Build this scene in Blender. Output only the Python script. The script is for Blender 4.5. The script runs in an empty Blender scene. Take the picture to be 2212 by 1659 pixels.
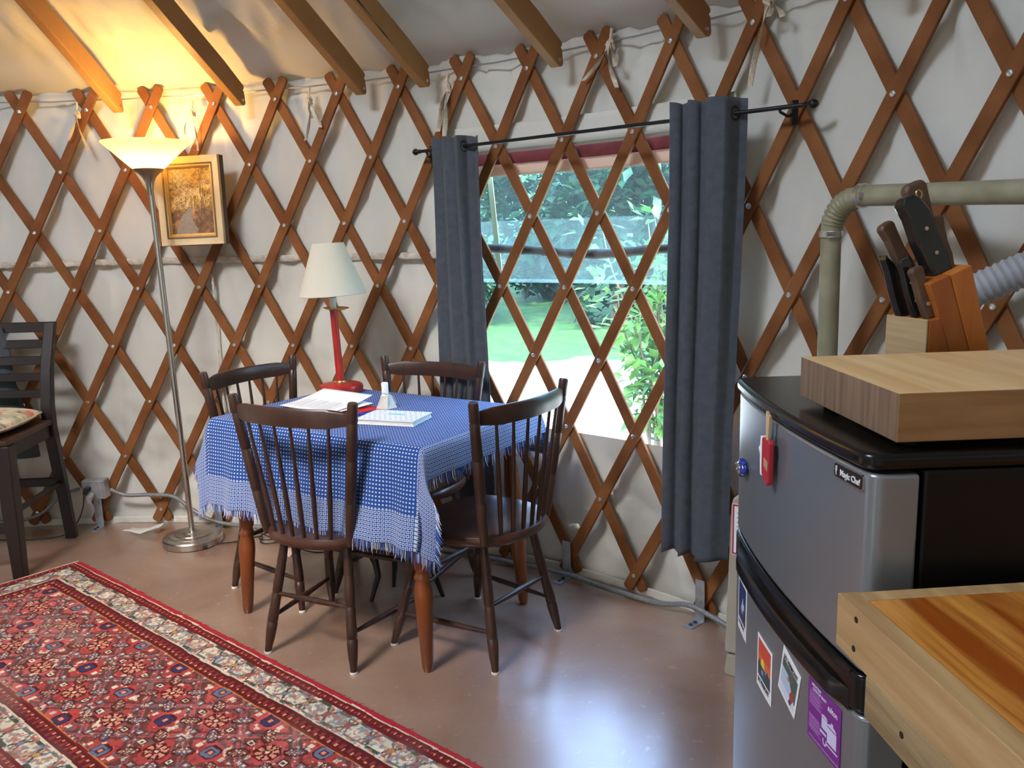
import bpy, math, random
import numpy as np
from mathutils import Vector, Matrix
random.seed(7); rng=np.random.RandomState(7)
C=bpy.context.scene.collection
PI=math.pi
# ------------------------------------------------------------------ yurt frame
R=3.65                       # inner face of the lattice
DTH=.0418988; TH0=PI/2+.0423527; DH=.2716; ZA=1.98
def th(k): return TH0-k*DTH
def cyl(k,r,z): return Vector((r*math.cos(th(k)),r*math.sin(th(k)),z))
def inward(k): return Vector((-math.cos(th(k)),-math.sin(th(k)),0))
def tang(k): return Vector((math.sin(th(k)),-math.cos(th(k)),0))   # to the right seen from inside

# ------------------------------------------------------------------ materials
MATS={}
def newmat(name):
    m=bpy.data.materials.new(name); m.use_nodes=True
    n=m.node_tree.nodes; l=m.node_tree.links
    return m,n,l,n['Principled BSDF'],n['Material Output']
def mat(name,c,rough=.5,metal=0,c2=None,scale=(1,1,1),nscale=8,bump=0,bscale=60,detail=4,coat=0,spec=.5,mixlo=.35,mixhi=.65,coords='Object',distort=0,sheen=0,bscl=None):
    if name in MATS: return MATS[name]
    m,n,l,b,o=newmat(name)
    b.inputs['Base Color'].default_value=(*c,1); b.inputs['Roughness'].default_value=rough
    b.inputs['Metallic'].default_value=metal; b.inputs['Coat Weight'].default_value=coat
    b.inputs['Specular IOR Level'].default_value=spec
    b.inputs['Sheen Weight'].default_value=sheen
    if c2 is not None or bump:
        tc=n.new('ShaderNodeTexCoord'); mp=n.new('ShaderNodeMapping'); mp.inputs['Scale'].default_value=scale
        l.new(tc.outputs[coords],mp.inputs['Vector'])
    if c2 is not None:
        t=n.new('ShaderNodeTexNoise'); t.inputs['Scale'].default_value=nscale; t.inputs['Detail'].default_value=detail
        t.inputs['Distortion'].default_value=distort
        l.new(mp.outputs[0],t.inputs['Vector'])
        r=n.new('ShaderNodeValToRGB'); r.color_ramp.elements[0].position=mixlo; r.color_ramp.elements[1].position=mixhi
        r.color_ramp.elements[0].color=(*c,1); r.color_ramp.elements[1].color=(*c2,1)
        l.new(t.outputs['Fac'],r.inputs[0]); l.new(r.outputs[0],b.inputs['Base Color'])
    if bump:
        t2=n.new('ShaderNodeTexNoise'); t2.inputs['Scale'].default_value=bscale; t2.inputs['Detail'].default_value=3
        if bscl is not None:
            mp2=n.new('ShaderNodeMapping'); mp2.inputs['Scale'].default_value=bscl; l.new(tc.outputs[coords],mp2.inputs['Vector']); l.new(mp2.outputs[0],t2.inputs['Vector'])
        else: l.new(mp.outputs[0],t2.inputs['Vector'])
        bp=n.new('ShaderNodeBump'); bp.inputs['Strength'].default_value=bump; bp.inputs['Distance'].default_value=.01
        l.new(t2.outputs['Fac'],bp.inputs['Height']); l.new(bp.outputs[0],b.inputs['Normal'])
    MATS[name]=m; return m
def wood(name,c,c2,rough=.5,axis='UV',stretch=(1.2,30,30),nscale=3,coat=0,bump=.15,coords='Object'):
    return mat(name,c,rough,0,c2,stretch,nscale,bump,6,detail=6,coat=coat,coords=coords,distort=.4)
def attrmat(name,attr='Col',rough=.9,spec=.2,coat=0,bump=0,bscale=300):
    m,n,l,b,o=newmat(name)
    a=n.new('ShaderNodeAttribute'); a.attribute_name=attr
    l.new(a.outputs['Color'],b.inputs['Base Color']); b.inputs['Roughness'].default_value=rough
    b.inputs['Specular IOR Level'].default_value=spec; b.inputs['Coat Weight'].default_value=coat
    if bump:
        tc=n.new('ShaderNodeTexCoord'); t2=n.new('ShaderNodeTexNoise'); t2.inputs['Scale'].default_value=bscale
        l.new(tc.outputs['Object'],t2.inputs['Vector'])
        bp=n.new('ShaderNodeBump'); bp.inputs['Strength'].default_value=bump; bp.inputs['Distance'].default_value=.005
        l.new(t2.outputs['Fac'],bp.inputs['Height']); l.new(bp.outputs[0],b.inputs['Normal'])
    MATS[name]=m; return m

# ------------------------------------------------------------------ mesh helpers
class MB:
    def __init__(s): s.v=[]; s.f=[]; s.uv=None
    def add(s,vs,fs):
        o=len(s.v); s.v+= [tuple(v) for v in vs]; s.f+=[tuple(i+o for i in f) for f in fs]; return s
    def box(s,c,size,M=None):
        x,y,z=[d/2 for d in size]; c=Vector(c)
        vs=[Vector((sx*x,sy*y,sz*z)) for sx in(-1,1) for sy in(-1,1) for sz in(-1,1)]
        if M is not None: vs=[M@v for v in vs]
        vs=[v+c for v in vs]
        return s.add(vs,[(0,1,3,2),(4,6,7,5),(0,4,5,1),(2,3,7,6),(0,2,6,4),(1,5,7,3)])
    def tube(s,path,rad,n=12,cap=True,ref=None):
        P=[Vector(p) for p in path]; N=len(P)
        if not hasattr(rad,'__len__'): rad=[rad]*N
        vs=[];fs=[]; prev=None
        for i,p in enumerate(P):
            d=(P[min(i+1,N-1)]-P[max(i-1,0)]).normalized()
            if prev is None:
                a=Vector((0,0,1)) if abs(d.z)<.9 else Vector((1,0,0))
                x=d.cross(a).normalized()
            else:
                x=(prev-d*prev.dot(d)).normalized()
            prev=x; y=d.cross(x)
            for j in range(n):
                t=2*PI*j/n; vs.append(p+(x*math.cos(t)+y*math.sin(t))*rad[i])
        for i in range(N-1):
            for j in range(n):
                a=i*n+j;b=i*n+(j+1)%n; fs.append((a,b,b+n,a+n))
        if cap: fs.append(tuple(range(n-1,-1,-1))); fs.append(tuple((N-1)*n+j for j in range(n)))
        return s.add(vs,fs)
    def lathe(s,prof,n=32,origin=(0,0,0),M=None,capb=True,capt=True):
        vs=[];fs=[]; o=Vector(origin)
        for r,z in prof:
            for j in range(n):
                t=2*PI*j/n; v=Vector((r*math.cos(t),r*math.sin(t),z))
                if M is not None: v=M@v
                vs.append(v+o)
        N=len(prof)
        for i in range(N-1):
            for j in range(n):
                a=i*n+j;b=i*n+(j+1)%n; fs.append((a,b,b+n,a+n))
        if capb: fs.append(tuple(range(n-1,-1,-1)))
        if capt: fs.append(tuple((N-1)*n+j for j in range(n)))
        return s.add(vs,fs)
    def prism(s,poly,fn,t0,t1):
        """poly: list of (a,b); fn(a,b,t)->point"""
        n=len(poly); vs=[fn(a,b,t0) for a,b in poly]+[fn(a,b,t1) for a,b in poly]
        fs=[tuple(range(n-1,-1,-1)),tuple(range(n,2*n))]
        for i in range(n):
            j=(i+1)%n; fs.append((i,j,j+n,i+n))
        return s.add(vs,fs)
    def build(s,name,m,parent=None,smooth=35,bevel=0,bseg=2,loc=None):
        me=bpy.data.meshes.new(name); me.from_pydata([tuple(v) for v in s.v],[],s.f); me.update()
        import bmesh
        bm=bmesh.new(); bm.from_mesh(me); bmesh.ops.recalc_face_normals(bm,faces=bm.faces); bm.to_mesh(me); bm.free()
        return finish(name,me,m,parent,smooth,bevel,bseg)
def finish(name,me,m,parent=None,smooth=35,bevel=0,bseg=2):
    o=bpy.data.objects.new(name,me); C.objects.link(o)
    if m is not None: me.materials.append(m)
    if smooth:
        me.shade_smooth(); me.set_sharp_from_angle(angle=math.radians(smooth))
    if bevel:
        b=o.modifiers.new('bevel','BEVEL'); b.width=bevel; b.segments=bseg; b.limit_method='ANGLE'; b.angle_limit=math.radians(40); b.harden_normals=False
    if parent is not None: o.parent=parent
    return o
def grid(name,X,m,parent=None,uv=None,col=None,smooth=True,keep=None,closed=False):
    """X: array (a,b,3)"""
    a,b,_=X.shape
    idx=np.arange(a*b).reshape(a,b)
    q=np.stack([idx[:-1,:-1],idx[1:,:-1],idx[1:,1:],idx[:-1,1:]],-1)
    if keep is not None: q=q[keep]
    q=q.reshape(-1,4)
    me=bpy.data.meshes.new(name)
    me.vertices.add(a*b); me.vertices.foreach_set('co',X.reshape(-1).astype(np.float32))
    me.loops.add(len(q)*4); me.loops.foreach_set('vertex_index',q.reshape(-1).astype(np.int32))
    me.polygons.add(len(q)); me.polygons.foreach_set('loop_start',np.arange(0,len(q)*4,4,dtype=np.int32))
    me.update(calc_edges=True); me.validate()
    if uv is not None:
        l=me.uv_layers.new(name='UVMap'); l.data.foreach_set('uv',uv.reshape(-1,2)[q.reshape(-1)].reshape(-1).astype(np.float32))
    if col is not None:
        ca=me.color_attributes.new('Col','FLOAT_COLOR','POINT')
        cc=np.concatenate([col.reshape(-1,3),np.ones((a*b,1))],1); ca.data.foreach_set('color',cc.reshape(-1).astype(np.float32))
    if smooth: me.shade_smooth()
    o=bpy.data.objects.new(name,me); C.objects.link(o)
    if m is not None: me.materials.append(m)
    if parent is not None: o.parent=parent
    return o
def solid(o,t,off=0):
    s=o.modifiers.new('solid','SOLIDIFY'); s.thickness=t; s.offset=off; return o
def tag(o,label,cat,group=None,kind=None):
    if label: o['label']=label
    if cat: o['category']=cat
    if group: o['group']=group
    if kind: o['kind']=kind
    return o
def struct(o): o['kind']='structure'; return o
def thing(name,label,cat,loc=(0,0,0),rz=0,group=None):
    o=bpy.data.objects.new(name,None); C.objects.link(o); o.location=loc; o.rotation_euler=(0,0,rz); o.empty_display_size=.1
    return tag(o,label,cat,group)
def copytree(o,parent=None):
    c=o.copy(); C.objects.link(c)
    if parent is not None: c.parent=parent
    for ch in list(o.children): copytree(ch,c)
    return c
def text(name,s,m,parent,size,M,extrude=.0003,bold=0,align='CENTER',squash=1):
    cu=bpy.data.curves.new(name,'FONT'); cu.body=s; cu.size=size; cu.extrude=extrude; cu.offset=bold; cu.align_x=align; cu.align_y='CENTER'; cu.space_character=1.0
    cu.resolution_u=3
    t=bpy.data.objects.new(name,cu); C.objects.link(t)
    dg=bpy.context.evaluated_depsgraph_get(); me=bpy.data.meshes.new_from_object(t.evaluated_get(dg))
    bpy.data.objects.remove(t); bpy.data.curves.remove(cu)
    me.transform(Matrix.Diagonal((squash,1,1,1))); me.transform(M); me.materials.clear()
    return finish(name,me,m,parent,0)
def sstep(e0,e1,x): t=np.clip((x-e0)/(e1-e0),0,1); return t*t*(3-2*t)
# value noise
_T=rng.rand(256,256)
def vn(x,y):
    xi=np.floor(x).astype(int); yi=np.floor(y).astype(int); fx=x-xi; fy=y-yi
    fx=fx*fx*(3-2*fx); fy=fy*fy*(3-2*fy)
    g=lambda i,j:_T[i%256,j%256]
    return (g(xi,yi)*(1-fx)+g(xi+1,yi)*fx)*(1-fy)+(g(xi,yi+1)*(1-fx)+g(xi+1,yi+1)*fx)*fy
def fbm(x,y,o=4):
    s=0;a=.5
    for i in range(o): s=s+a*vn(x*2**i+17*i,y*2**i+31*i); a*=.5
    return s/(1-.5**o)

def crease(x,y,p=3):
    return (1-np.abs(2*fbm(x,y,3)-1))**p
# materials
M_canvas=mat('canvas_liner',(.57,.55,.47),.95,0,(.68,.665,.58),(1,1,1),1.6,.6,9,mixlo=.3,mixhi=.7,spec=.1)
M_roof=mat('roof_liner',(.55,.52,.45),.95,0,(.64,.61,.54),(1,1,1),1.2,.7,4,mixlo=.3,mixhi=.7,spec=.1)
M_seam=mat('seam_fabric',(.42,.37,.30),.95,0,(.62,.56,.47),(1,1,1),30,.6,60,spec=.1)
M_slat=mat('slat_wood',(.155,.055,.016),.5,0,(.245,.098,.033),(1,1,1),6,.12,40,detail=6,spec=.15)
M_rafter=mat('rafter_wood',(.26,.118,.036),.5,0,(.38,.19,.065),(1,1,1),3,.1,30,detail=6,spec=.35)
M_bolt=mat('bolt_steel',(.75,.75,.76),.28,1)
M_galv=mat('galvanised_steel',(.42,.44,.46),.45,.8,(.55,.57,.58),(1,1,1),25,spec=.5)
M_iron=mat('black_iron',(.012,.011,.011),.4,.4)
M_chair=mat('dark_chair_wood',(.034,.014,.008),.36,0,(.055,.024,.014),(1,1,.15),14,.05,20,detail=5,spec=.5)
M_seat=mat('dark_chair_seat_wood',(.050,.019,.011),.30,0,(.085,.035,.021),(.3,1.5,1),9,.04,20,detail=5,spec=.5)
M_leg=mat('table_leg_wood',(.24,.062,.012),.33,0,(.13,.035,.009),(1,1,.2),12,.04,20,detail=5,coat=.3)
M_tabletop=mat('table_wood',(.2,.09,.04),.4)
M_espresso=mat('espresso_wood',(.009,.005,.004),.42,0,(.015,.008,.006),(1,1,.2),10)
M_espseat=mat('espresso_seat_wood',(.035,.012,.007),.38,0,(.06,.022,.011),(1,1,1),8)
M_white=mat('white_pad',(.75,.72,.68),.7)
M_curtain=mat('grey_curtain',(.066,.074,.088),.85,0,(.083,.092,.106),(1,1,1),40,.2,900,sheen=.1,spec=.2)
M_nickel=mat('brushed_nickel',(.60,.56,.50),.28,1,(.50,.47,.42),(1,1,.05),60)
M_red=mat('red_paint',(.42,.018,.012),.35,0,(.30,.012,.010),(1,1,1),14,coat=.2)
M_brass=mat('brass',(.75,.5,.18),.3,1)
M_paper=mat('white_paper',(.86,.87,.88),.8)
M_black=mat('black_gloss_plastic',(.004,.004,.0045),.22,0,coat=0,spec=.4)
M_blackm=mat('black_matte',(.012,.010,.010),.45)
M_cord=mat('black_cord',(.01,.01,.01),.5)

# ------------------------------------------------------------------ camera
cd=bpy.data.cameras.new('camera'); cam=bpy.data.objects.new('camera',cd); C.objects.link(cam)
CP=Vector((2.0561191,-.35536655,1.37391933)); pitch=-.1772674; ro=-.0280758
f=Vector((0,math.cos(pitch),math.sin(pitch))); r0=Vector((1,0,0)); u0=r0.cross(f)
r1=r0*math.cos(ro)+u0*math.sin(ro); u1=-r0*math.sin(ro)+u0*math.cos(ro)
M=Matrix.Identity(4)
for i in range(3): M[i][0]=r1[i]; M[i][1]=u1[i]; M[i][2]=-f[i]; M[i][3]=CP[i]
cam.matrix_world=M; cd.sensor_width=36; cd.lens=1816.76/2212*36; cd.clip_start=.02; cd.clip_end=300
bpy.context.scene.camera=cam

# ------------------------------------------------------------------ floor
def make_floor():
    m,n,l,b,o=newmat('stained_concrete')
    tc=n.new('ShaderNodeTexCoord')
    def noise(s,d,dist=0,scale=(1,1,1)):
        mp=n.new('ShaderNodeMapping'); mp.inputs['Scale'].default_value=scale; l.new(tc.outputs['Object'],mp.inputs[0])
        t=n.new('ShaderNodeTexNoise'); t.inputs['Scale'].default_value=s; t.inputs['Detail'].default_value=d; t.inputs['Distortion'].default_value=dist
        l.new(mp.outputs[0],t.inputs['Vector']); return t
    t1=noise(2.2,8,.8); r=n.new('ShaderNodeValToRGB')
    e=r.color_ramp.elements; e[0].position=.32; e[0].color=(.23,.130,.080,1); e[1].position=.68; e[1].color=(.37,.235,.165,1)
    l.new(t1.outputs['Fac'],r.inputs[0])
    t2=noise(38,6,.5); r2=n.new('ShaderNodeValToRGB'); e=r2.color_ramp.elements
    e[0].position=.62; e[0].color=(0,0,0,1); e[1].position=.78; e[1].color=(1,1,1,1); l.new(t2.outputs['Fac'],r2.inputs[0])
    mx=n.new('ShaderNodeMixRGB'); mx.inputs[2].default_value=(.43,.30,.235,1); l.new(r2.outputs[0],mx.inputs[0]); l.new(r.outputs[0],mx.inputs[1])
    l.new(mx.outputs[0],b.inputs['Base Color'])
    t3=noise(6,6,.6); mr=n.new('ShaderNodeMapRange'); mr.inputs['To Min'].default_value=.24; mr.inputs['To Max'].default_value=.42; l.new(t3.outputs['Fac'],mr.inputs['Value']); l.new(mr.outputs[0],b.inputs['Roughness'])
    bp=n.new('ShaderNodeBump'); bp.inputs['Strength'].default_value=.12; bp.inputs['Distance'].default_value=.004; l.new(t2.outputs['Fac'],bp.inputs['Height']); l.new(bp.outputs[0],b.inputs['Normal'])
    b.inputs['Specular IOR Level'].default_value=.6; b.inputs['Coat Weight'].default_value=1.0; b.inputs['Coat IOR'].default_value=1.85; b.inputs['Coat Roughness'].default_value=.27
    mb=MB(); n_=96; mb.lathe([(3.95,-.12),(3.95,0)],n_)
    struct(mb.build('floor',m,smooth=0))
make_floor()

# ------------------------------------------------------------------ canvas wall + window opening
WK0,WK1,WZ0,WZ1=13.75,21.4,.59,1.69
RC=3.70
def canvas(name,k0,k1,dk,hole):
    ks=np.arange(k0,k1+1e-6,dk); zs=np.linspace(0,2.075,106)
    if hole:
        ks=np.sort(np.append(ks[(abs(ks-WK0)>.06)&(abs(ks-WK1)>.06)],[WK0,WK1]))
        zs=np.sort(np.append(zs[(abs(zs-WZ0)>.008)&(abs(zs-WZ1)>.008)],[WZ0,WZ1]))
    K,Z=np.meshgrid(ks,zs,indexing='ij')
    w=(fbm(K*.9+Z*1.4,Z*2.2,4)-.5)*.034
    w+=(fbm(K*3+Z*6,Z*.9,3)-.5)*.018
    w+=crease(K*.7+Z*.8+9,Z*1.1-K*.25,5)*.020+crease(K*1.3-Z*1.5+40,Z*.8+K*.2,6)*.016-.008
    w+=sstep(1.1,.5,Z)*crease(K*.35+3,Z*5+K*.15,4)*.018
    low=sstep(1.0,.2,Z); w+=low*(fbm(K*1.1,Z*9,4)-.5)*.022      # horizontal folds low on the wall
    # puckers fanning below the ties
    for kt in (1.6,5.3,9.1,13.6,18.5,22.4,27.0):
        d=np.hypot((K-kt)*.153,(Z-1.99)); a=np.arctan2((K-kt)*.153,1.99-Z)
        w+=np.exp(-(d/.22)**2)*np.sin(a*11+kt)*.007*np.clip(d/.05,0,1)
    if hole:
        e=np.clip(np.minimum(np.maximum(np.maximum(WK0-K,K-WK1)*.153,np.maximum(WZ0-Z,Z-WZ1))/.06,1),0,1); w*=e
    rr=RC+np.clip(w,-.018,.04)
    T=TH0-K*DTH
    X=np.stack([rr*np.cos(T),rr*np.sin(T),Z],-1)
    keep=None
    if hole:
        kc=(ks[:-1]+ks[1:])/2; zc=(zs[:-1]+zs[1:])/2
        keep=~(((kc>WK0)&(kc<WK1))[:,None]&((zc>WZ0)&(zc<WZ1))[None,:])
    return struct(grid(name,X,M_canvas,keep=keep))
canvas('wall_back',-14,40,.125,True)
# rest of the yurt wall behind the camera, closed, without door or window openings
kf=2*PI/DTH
canvas('wall_front',40,kf-14,.5,False)

def ring_strip(name,k0,k1,z0,z1,r,m,parent=None,ruffle=0,nk=160,nz=6,seed=0,thick=.002,bulge=0):
    ks=np.linspace(k0,k1,nk); zs=np.linspace(z0,z1,nz); K,Z=np.meshgrid(ks,zs,indexing='ij')
    rr=r+ruffle*(fbm(K*7+seed,Z*40,3)-.5)*2-bulge*np.sin(PI*(Z-z0)/(z1-z0))
    Z=Z+ruffle*.6*(fbm(K*3+seed,Z*0,2)-.5)
    T=TH0-K*DTH
    o=grid(name,np.stack([rr*np.cos(T),rr*np.sin(T),Z],-1),m,parent)
    solid(o,thick); return o
struct(ring_strip('trim_1',-14,13.6,1.275,1.305,RC-.020,M_seam,ruffle=.008,nk=500,bulge=.004))   # gathered seam across the liner
struct(ring_strip('trim_2',13.6,21.5,1.70,1.795,RC-.019,M_canvas,ruffle=.002))
struct(ring_strip('trim_3',-14,40,0.0,.035,RC-.022,M_canvas,ruffle=.006,nk=500))
struct(ring_strip('trim_4',5.32,5.39,.55,1.27,RC-.019,M_seam,ruffle=.001,nk=6,nz=60))

# ------------------------------------------------------------------ window (vinyl sheets)
def vinyl(name,tint,milk,rough,alpha):
    m,n,l,b,o=newmat(name); n.remove(b)
    tr=n.new('ShaderNodeBsdfTransparent'); tr.inputs[0].default_value=(*tint,1)
    tl=n.new('ShaderNodeBsdfTranslucent'); tl.inputs[0].default_value=(*milk,1)
    df=n.new('ShaderNodeBsdfDiffuse'); df.inputs[0].default_value=(*milk,1)
    gl=n.new('ShaderNodeBsdfGlossy'); gl.inputs['Roughness'].default_value=rough; gl.inputs[0].default_value=(.9,.9,.9,1)
    a=n.new('ShaderNodeMixShader'); a.inputs[0].default_value=.4; l.new(tl.outputs[0],a.inputs[1]); l.new(df.outputs[0],a.inputs[2])
    tc=n.new('ShaderNodeTexCoord'); nz=n.new('ShaderNodeTexNoise'); nz.inputs['Scale'].default_value=2.2; nz.inputs['Detail'].default_value=3
    mp=n.new('ShaderNodeMapping'); mp.inputs['Scale'].default_value=(1.5,1.5,.7); l.new(tc.outputs['Object'],mp.inputs[0]); l.new(mp.outputs[0],nz.inputs[0])
    mr=n.new('ShaderNodeMapRange'); mr.inputs['From Min'].default_value=.3; mr.inputs['From Max'].default_value=.7; mr.inputs['To Min'].default_value=alpha*.6; mr.inputs['To Max'].default_value=alpha*1.4; l.new(nz.outputs['Fac'],mr.inputs[0])
    c=n.new('ShaderNodeMixShader'); l.new(mr.outputs[0],c.inputs[0]); l.new(tr.outputs[0],c.inputs[1]); l.new(a.outputs[0],c.inputs[2])
    d=n.new('ShaderNodeMixShader'); d.inputs[0].default_value=.03; l.new(c.outputs[0],d.inputs[1]); l.new(gl.outputs[0],d.inputs[2])
    l.new(d.outputs[0],o.inputs[0]); return m
M_vclear=vinyl('clear_vinyl',(.97,.99,.98),(.8,.9,.88),.1,.012)
M_vmilk=vinyl('hazy_vinyl',(.72,.92,.86),(.72,.92,.88),.2,.03)
M_vband=vinyl('hazy_vinyl_band',(.85,.97,.94),(.9,.97,.96),.2,.09)
win=thing('window_1',None,None,cyl(17.6,RC,WZ0)); win['kind']='structure'
bpy.context.view_layer.update()
def wstrip(name,k0,k1,z0,z1,r,m,**kw):
    o=ring_strip(name,k0,k1,z0,z1,r,m,None,**kw); o.parent=win; o.matrix_parent_inverse=win.matrix_world.inverted(); return o
def wpane(name,k0,k1,z0,z1,r,m,wav=.004):
    ks=np.linspace(k0,k1,60); zs=np.linspace(z0,z1,30); K,Z=np.meshgrid(ks,zs,indexing='ij')
    rr=r+wav*(fbm(K*2,Z*3,3)-.5)*2; T=TH0-K*DTH
    o=grid(name,np.stack([rr*np.cos(T),rr*np.sin(T),Z],-1),m); o.parent=win; o.matrix_parent_inverse=win.matrix_world.inverted(); return o
wpane('clear_sheet',WK0-.1,WK1+.1,WZ0-.02,WZ1+.01,RC+.045,M_vclear)
wpane('hazy_flap',WK0-.1,WK1+.1,1.18,WZ1,RC+.065,M_vmilk,.008)
wpane('hazy_flap_fold',WK0-.1,WK1+.1,1.18,1.425,RC+.085,M_vband,.008)
M_maroon=mat('maroon_hem',(.13,.018,.02),.9,0,(.18,.03,.03),(1,1,1),20)
M_peach=mat('pale_hem',(.75,.55,.42),.9)
wstrip('maroon_hem',WK0,WK1,1.645,1.695,RC+.012,M_maroon)
wstrip('pale_hem',WK0,WK1,1.600,1.650,RC+.022,M_peach,ruffle=.002)
wstrip('flap_edge',WK0-.1,WK1+.1,1.172,1.186,RC+.095,M_vband,nz=3)
# dark rolled-up screen hanging outside
M_roll=mat('grey_rolled_screen',(.055,.062,.058),.9,0,(.13,.14,.135),(1,1,1),12,.3,40)
mb=MB(); path=[cyl(k,RC+.014,1.292+.040*abs((k-17.6)/3.9)**2+.004*math.sin(k*1.7)) for k in np.linspace(WK0+.05,WK1-.1,50)]
mb.tube(path,[.0185+.0015*math.sin(i*1.3) for i in range(50)],12)
o=mb.build('rolled_screen',M_roll); o.parent=win; o.matrix_parent_inverse=win.matrix_world.inverted()
# strap hanging outside on the left
mb=MB(); mb.prism([(-.012,0),(.012,0),(.012,.45),(-.012,.45)],lambda a,b_,t:cyl(14.25,RC+.07+t,1.18+b_)+tang(14)*(a+.04*(1-b_/.45)),0,.004)
o=mb.build('side_strap',M_peach); o.parent=win; o.matrix_parent_inverse=win.matrix_world.inverted()

# ------------------------------------------------------------------ lattice
lat=thing('lattice_wall','brown wooden accordion lattice lining the whole curved canvas wall','lattice',(0,R,0))
SW,ST=.0215,.0125
def slat(k0,sgn,m0=-.33,m1=7.22):
    # sgn -1: '/' (in front), +1: '\' (behind)
    r_in=R if sgn<0 else R+ST+.0008
    ds=math.hypot(DTH*R,DH); tx,tz=sgn*DTH*R/ds,-DH/ds       # along direction (k-right, z)
    nx,nz=-tz,tx                                              # perpendicular in surface
    N=26; vs=[];fs=[]
    ms=list(np.linspace(m0,m1,N)); 
    ms=[m0,m0+.03]+ms[1:-1]+[m1-.03,m1]; hw=[SW*.55]+[SW]*(len(ms)-2)+[SW*.55]
    wob=random.uniform(-.0015,.0015)
    for m_,h in zip(ms,hw):
        k=k0+sgn*m_; z=ZA-m_*DH
        for (a,rr) in ((-h,r_in),(h,r_in),(h,r_in+ST),(-h,r_in+ST)):
            kk=k+(a*nx+wob)/(DTH*R); vs.append(cyl(kk,rr,z+a*nz)-Vector((0,R,0)))
    n=len(ms)
    for i in range(n-1):
        for j in range(4):
            fs.append((i*4+j,i*4+(j+1)%4,i*4+4+(j+1)%4,i*4+4+j))
    fs+=[(3,2,1,0),(n*4-4,n*4-3,n*4-2,n*4-1)]
    mb=MB(); mb.add(vs,fs); mb.build('slat',M_slat,lat,smooth=30,bevel=.0025,bseg=2)
for k0 in range(-8,40,2):
    slat(k0,-1)
for k0 in range(-14,34,2):
    if k0==10: slat(k0,1)
    else: slat(k0,1)
bolt_mesh=MB().lathe([(.0095,0),(.0095,.002),(.0075,.0045),(.0035,.0052),(.0035,.0035),(0.0005,.0034)],14).build('bolt',M_bolt,lat)
me=bolt_mesh.data; bpy.data.objects.remove(bolt_mesh)
spots=[]
for m_ in range(8):
    for k in range(-10,36):
        if (k+m_)%2==0:
            p=cyl(k,R-.0005,ZA-m_*DH)
            if m_==7 and k in (1,5,9,13,17,21): continue
            d=p-CP; z=d.dot(f); x=1106+1816.8*d.dot(r1)/z; y=829.5-1816.8*d.dot(u1)/z
            vis=-20<x<2230 and -20<y<1680 and not (x>1450 and x<1600 and y>230) and not(x>1600 and y>760)
            spots.append((not vis,d.length,k,p))
spots.sort(key=lambda s:(s[0],s[1]))
def bolt_mat(k,p):
    z=inward(k); x=tang(k); y=z.cross(x); Mx=Matrix.Identity(4)
    for i in range(3): Mx[i][0]=x[i]; Mx[i][1]=y[i]; Mx[i][2]=z[i]; Mx[i][3]=p[i]
    return Mx
rest=MB()
for i,(h,dl,k,p) in enumerate(spots):
    Mx=Matrix.Translation((0,-R,0))@bolt_mat(k,p)
    if i<99 and not h:
        o=bpy.data.objects.new('bolt',me); C.objects.link(o); o.parent=lat; o.matrix_basis=Mx
    else:
        rest.add([Mx@v.co for v in me.vertices],[tuple(q.vertices) for q in me.polygons])
o=rest.build('bolt_rest',M_bolt,lat); o['kind']='stuff'; o.name='bolts'

# cable in the lattice crotches
mb=MB(); pts=[cyl(k,R+ST+.0045 if int(round(k))%2==0 else R+ST-.004,ZA+.045-(.004 if int(round(k))%2 else 0)) for k in np.arange(-10,38,.5)]
mb.tube(pts,.0035,6)
tag(mb.build('steel_cable',mat('cable_grey',(.35,.37,.38),.4,.5)),'grey steel cable running along the top of the lattice','cable')

# ------------------------------------------------------------------ roof
SL=.53
def roof():
    na=900; T=np.linspace(0,2*PI,na+1); rs=np.concatenate([[3.76,3.72,3.68,3.62],np.linspace(3.56,.78,110)])
    TT,RR=np.meshgrid(T,rs,indexing='ij')
    Z=np.where(RR>3.62,2.083-(RR-3.62)*.35,2.083+(3.62-RR)*SL)
    K=(TH0-TT)/DTH
    w=(fbm(K*.55+RR*.8,RR*2.2,4)-.5)*.065+(fbm(K*1.5+RR*3,RR*1.0,3)-.5)*.035+(fbm(K*.8-RR*4,RR*3,3)-.5)*.02-crease(K*.45+RR*1.6,RR*.9-K*.2,5)*.034-crease(K*.8-RR*1.3+20,RR*1.4+K*.3,7)*.026-crease(K*1.1+RR*3.3+50,RR*.7+K*.35,8)*.018
    w-= .020*np.sin(K/4*PI)**2*np.clip((3.6-RR)/.4,0,1)
    Z=Z+w*np.clip((3.66-RR)/.3,0.05,1)*.9+.012+.038*np.clip((3.66-RR)/.2,0,1)
    X=np.stack([RR*np.cos(TT),RR*np.sin(TT),Z],-1); X[-1]=X[0]
    struct(grid('ceiling',X,M_roof))
roof()
RK=[(3.15,'first rafter at the left, just behind the glowing floor lamp'),(7.05,'second rafter from the left, ending above the picture and small red lamp side'),(11.0,'third rafter from the left'),(13.05,'split and knotted rafter, fourth from the left'),(17.1,'fifth rafter, ending above the window'),(21.05,'sixth rafter, ending above the right curtain'),(25.1,'rafter whose tip barely shows at the top right')]
RL=['orange-lit wooden rafter at far left, ending just above the floor lamp',
 'wooden rafter second from the left, its tip right of the floor lamp',
 'wooden rafter third from the left, nearest the red table lamp',
 'wooden rafter with a dark split along its edge, fourth from the left',
 'wooden rafter whose tip ends above the window between the curtains',
 'short stretch of wooden rafter above the grey right-hand curtain',
 'wooden rafter whose tip barely shows at the top edge, above the pipes']
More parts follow.
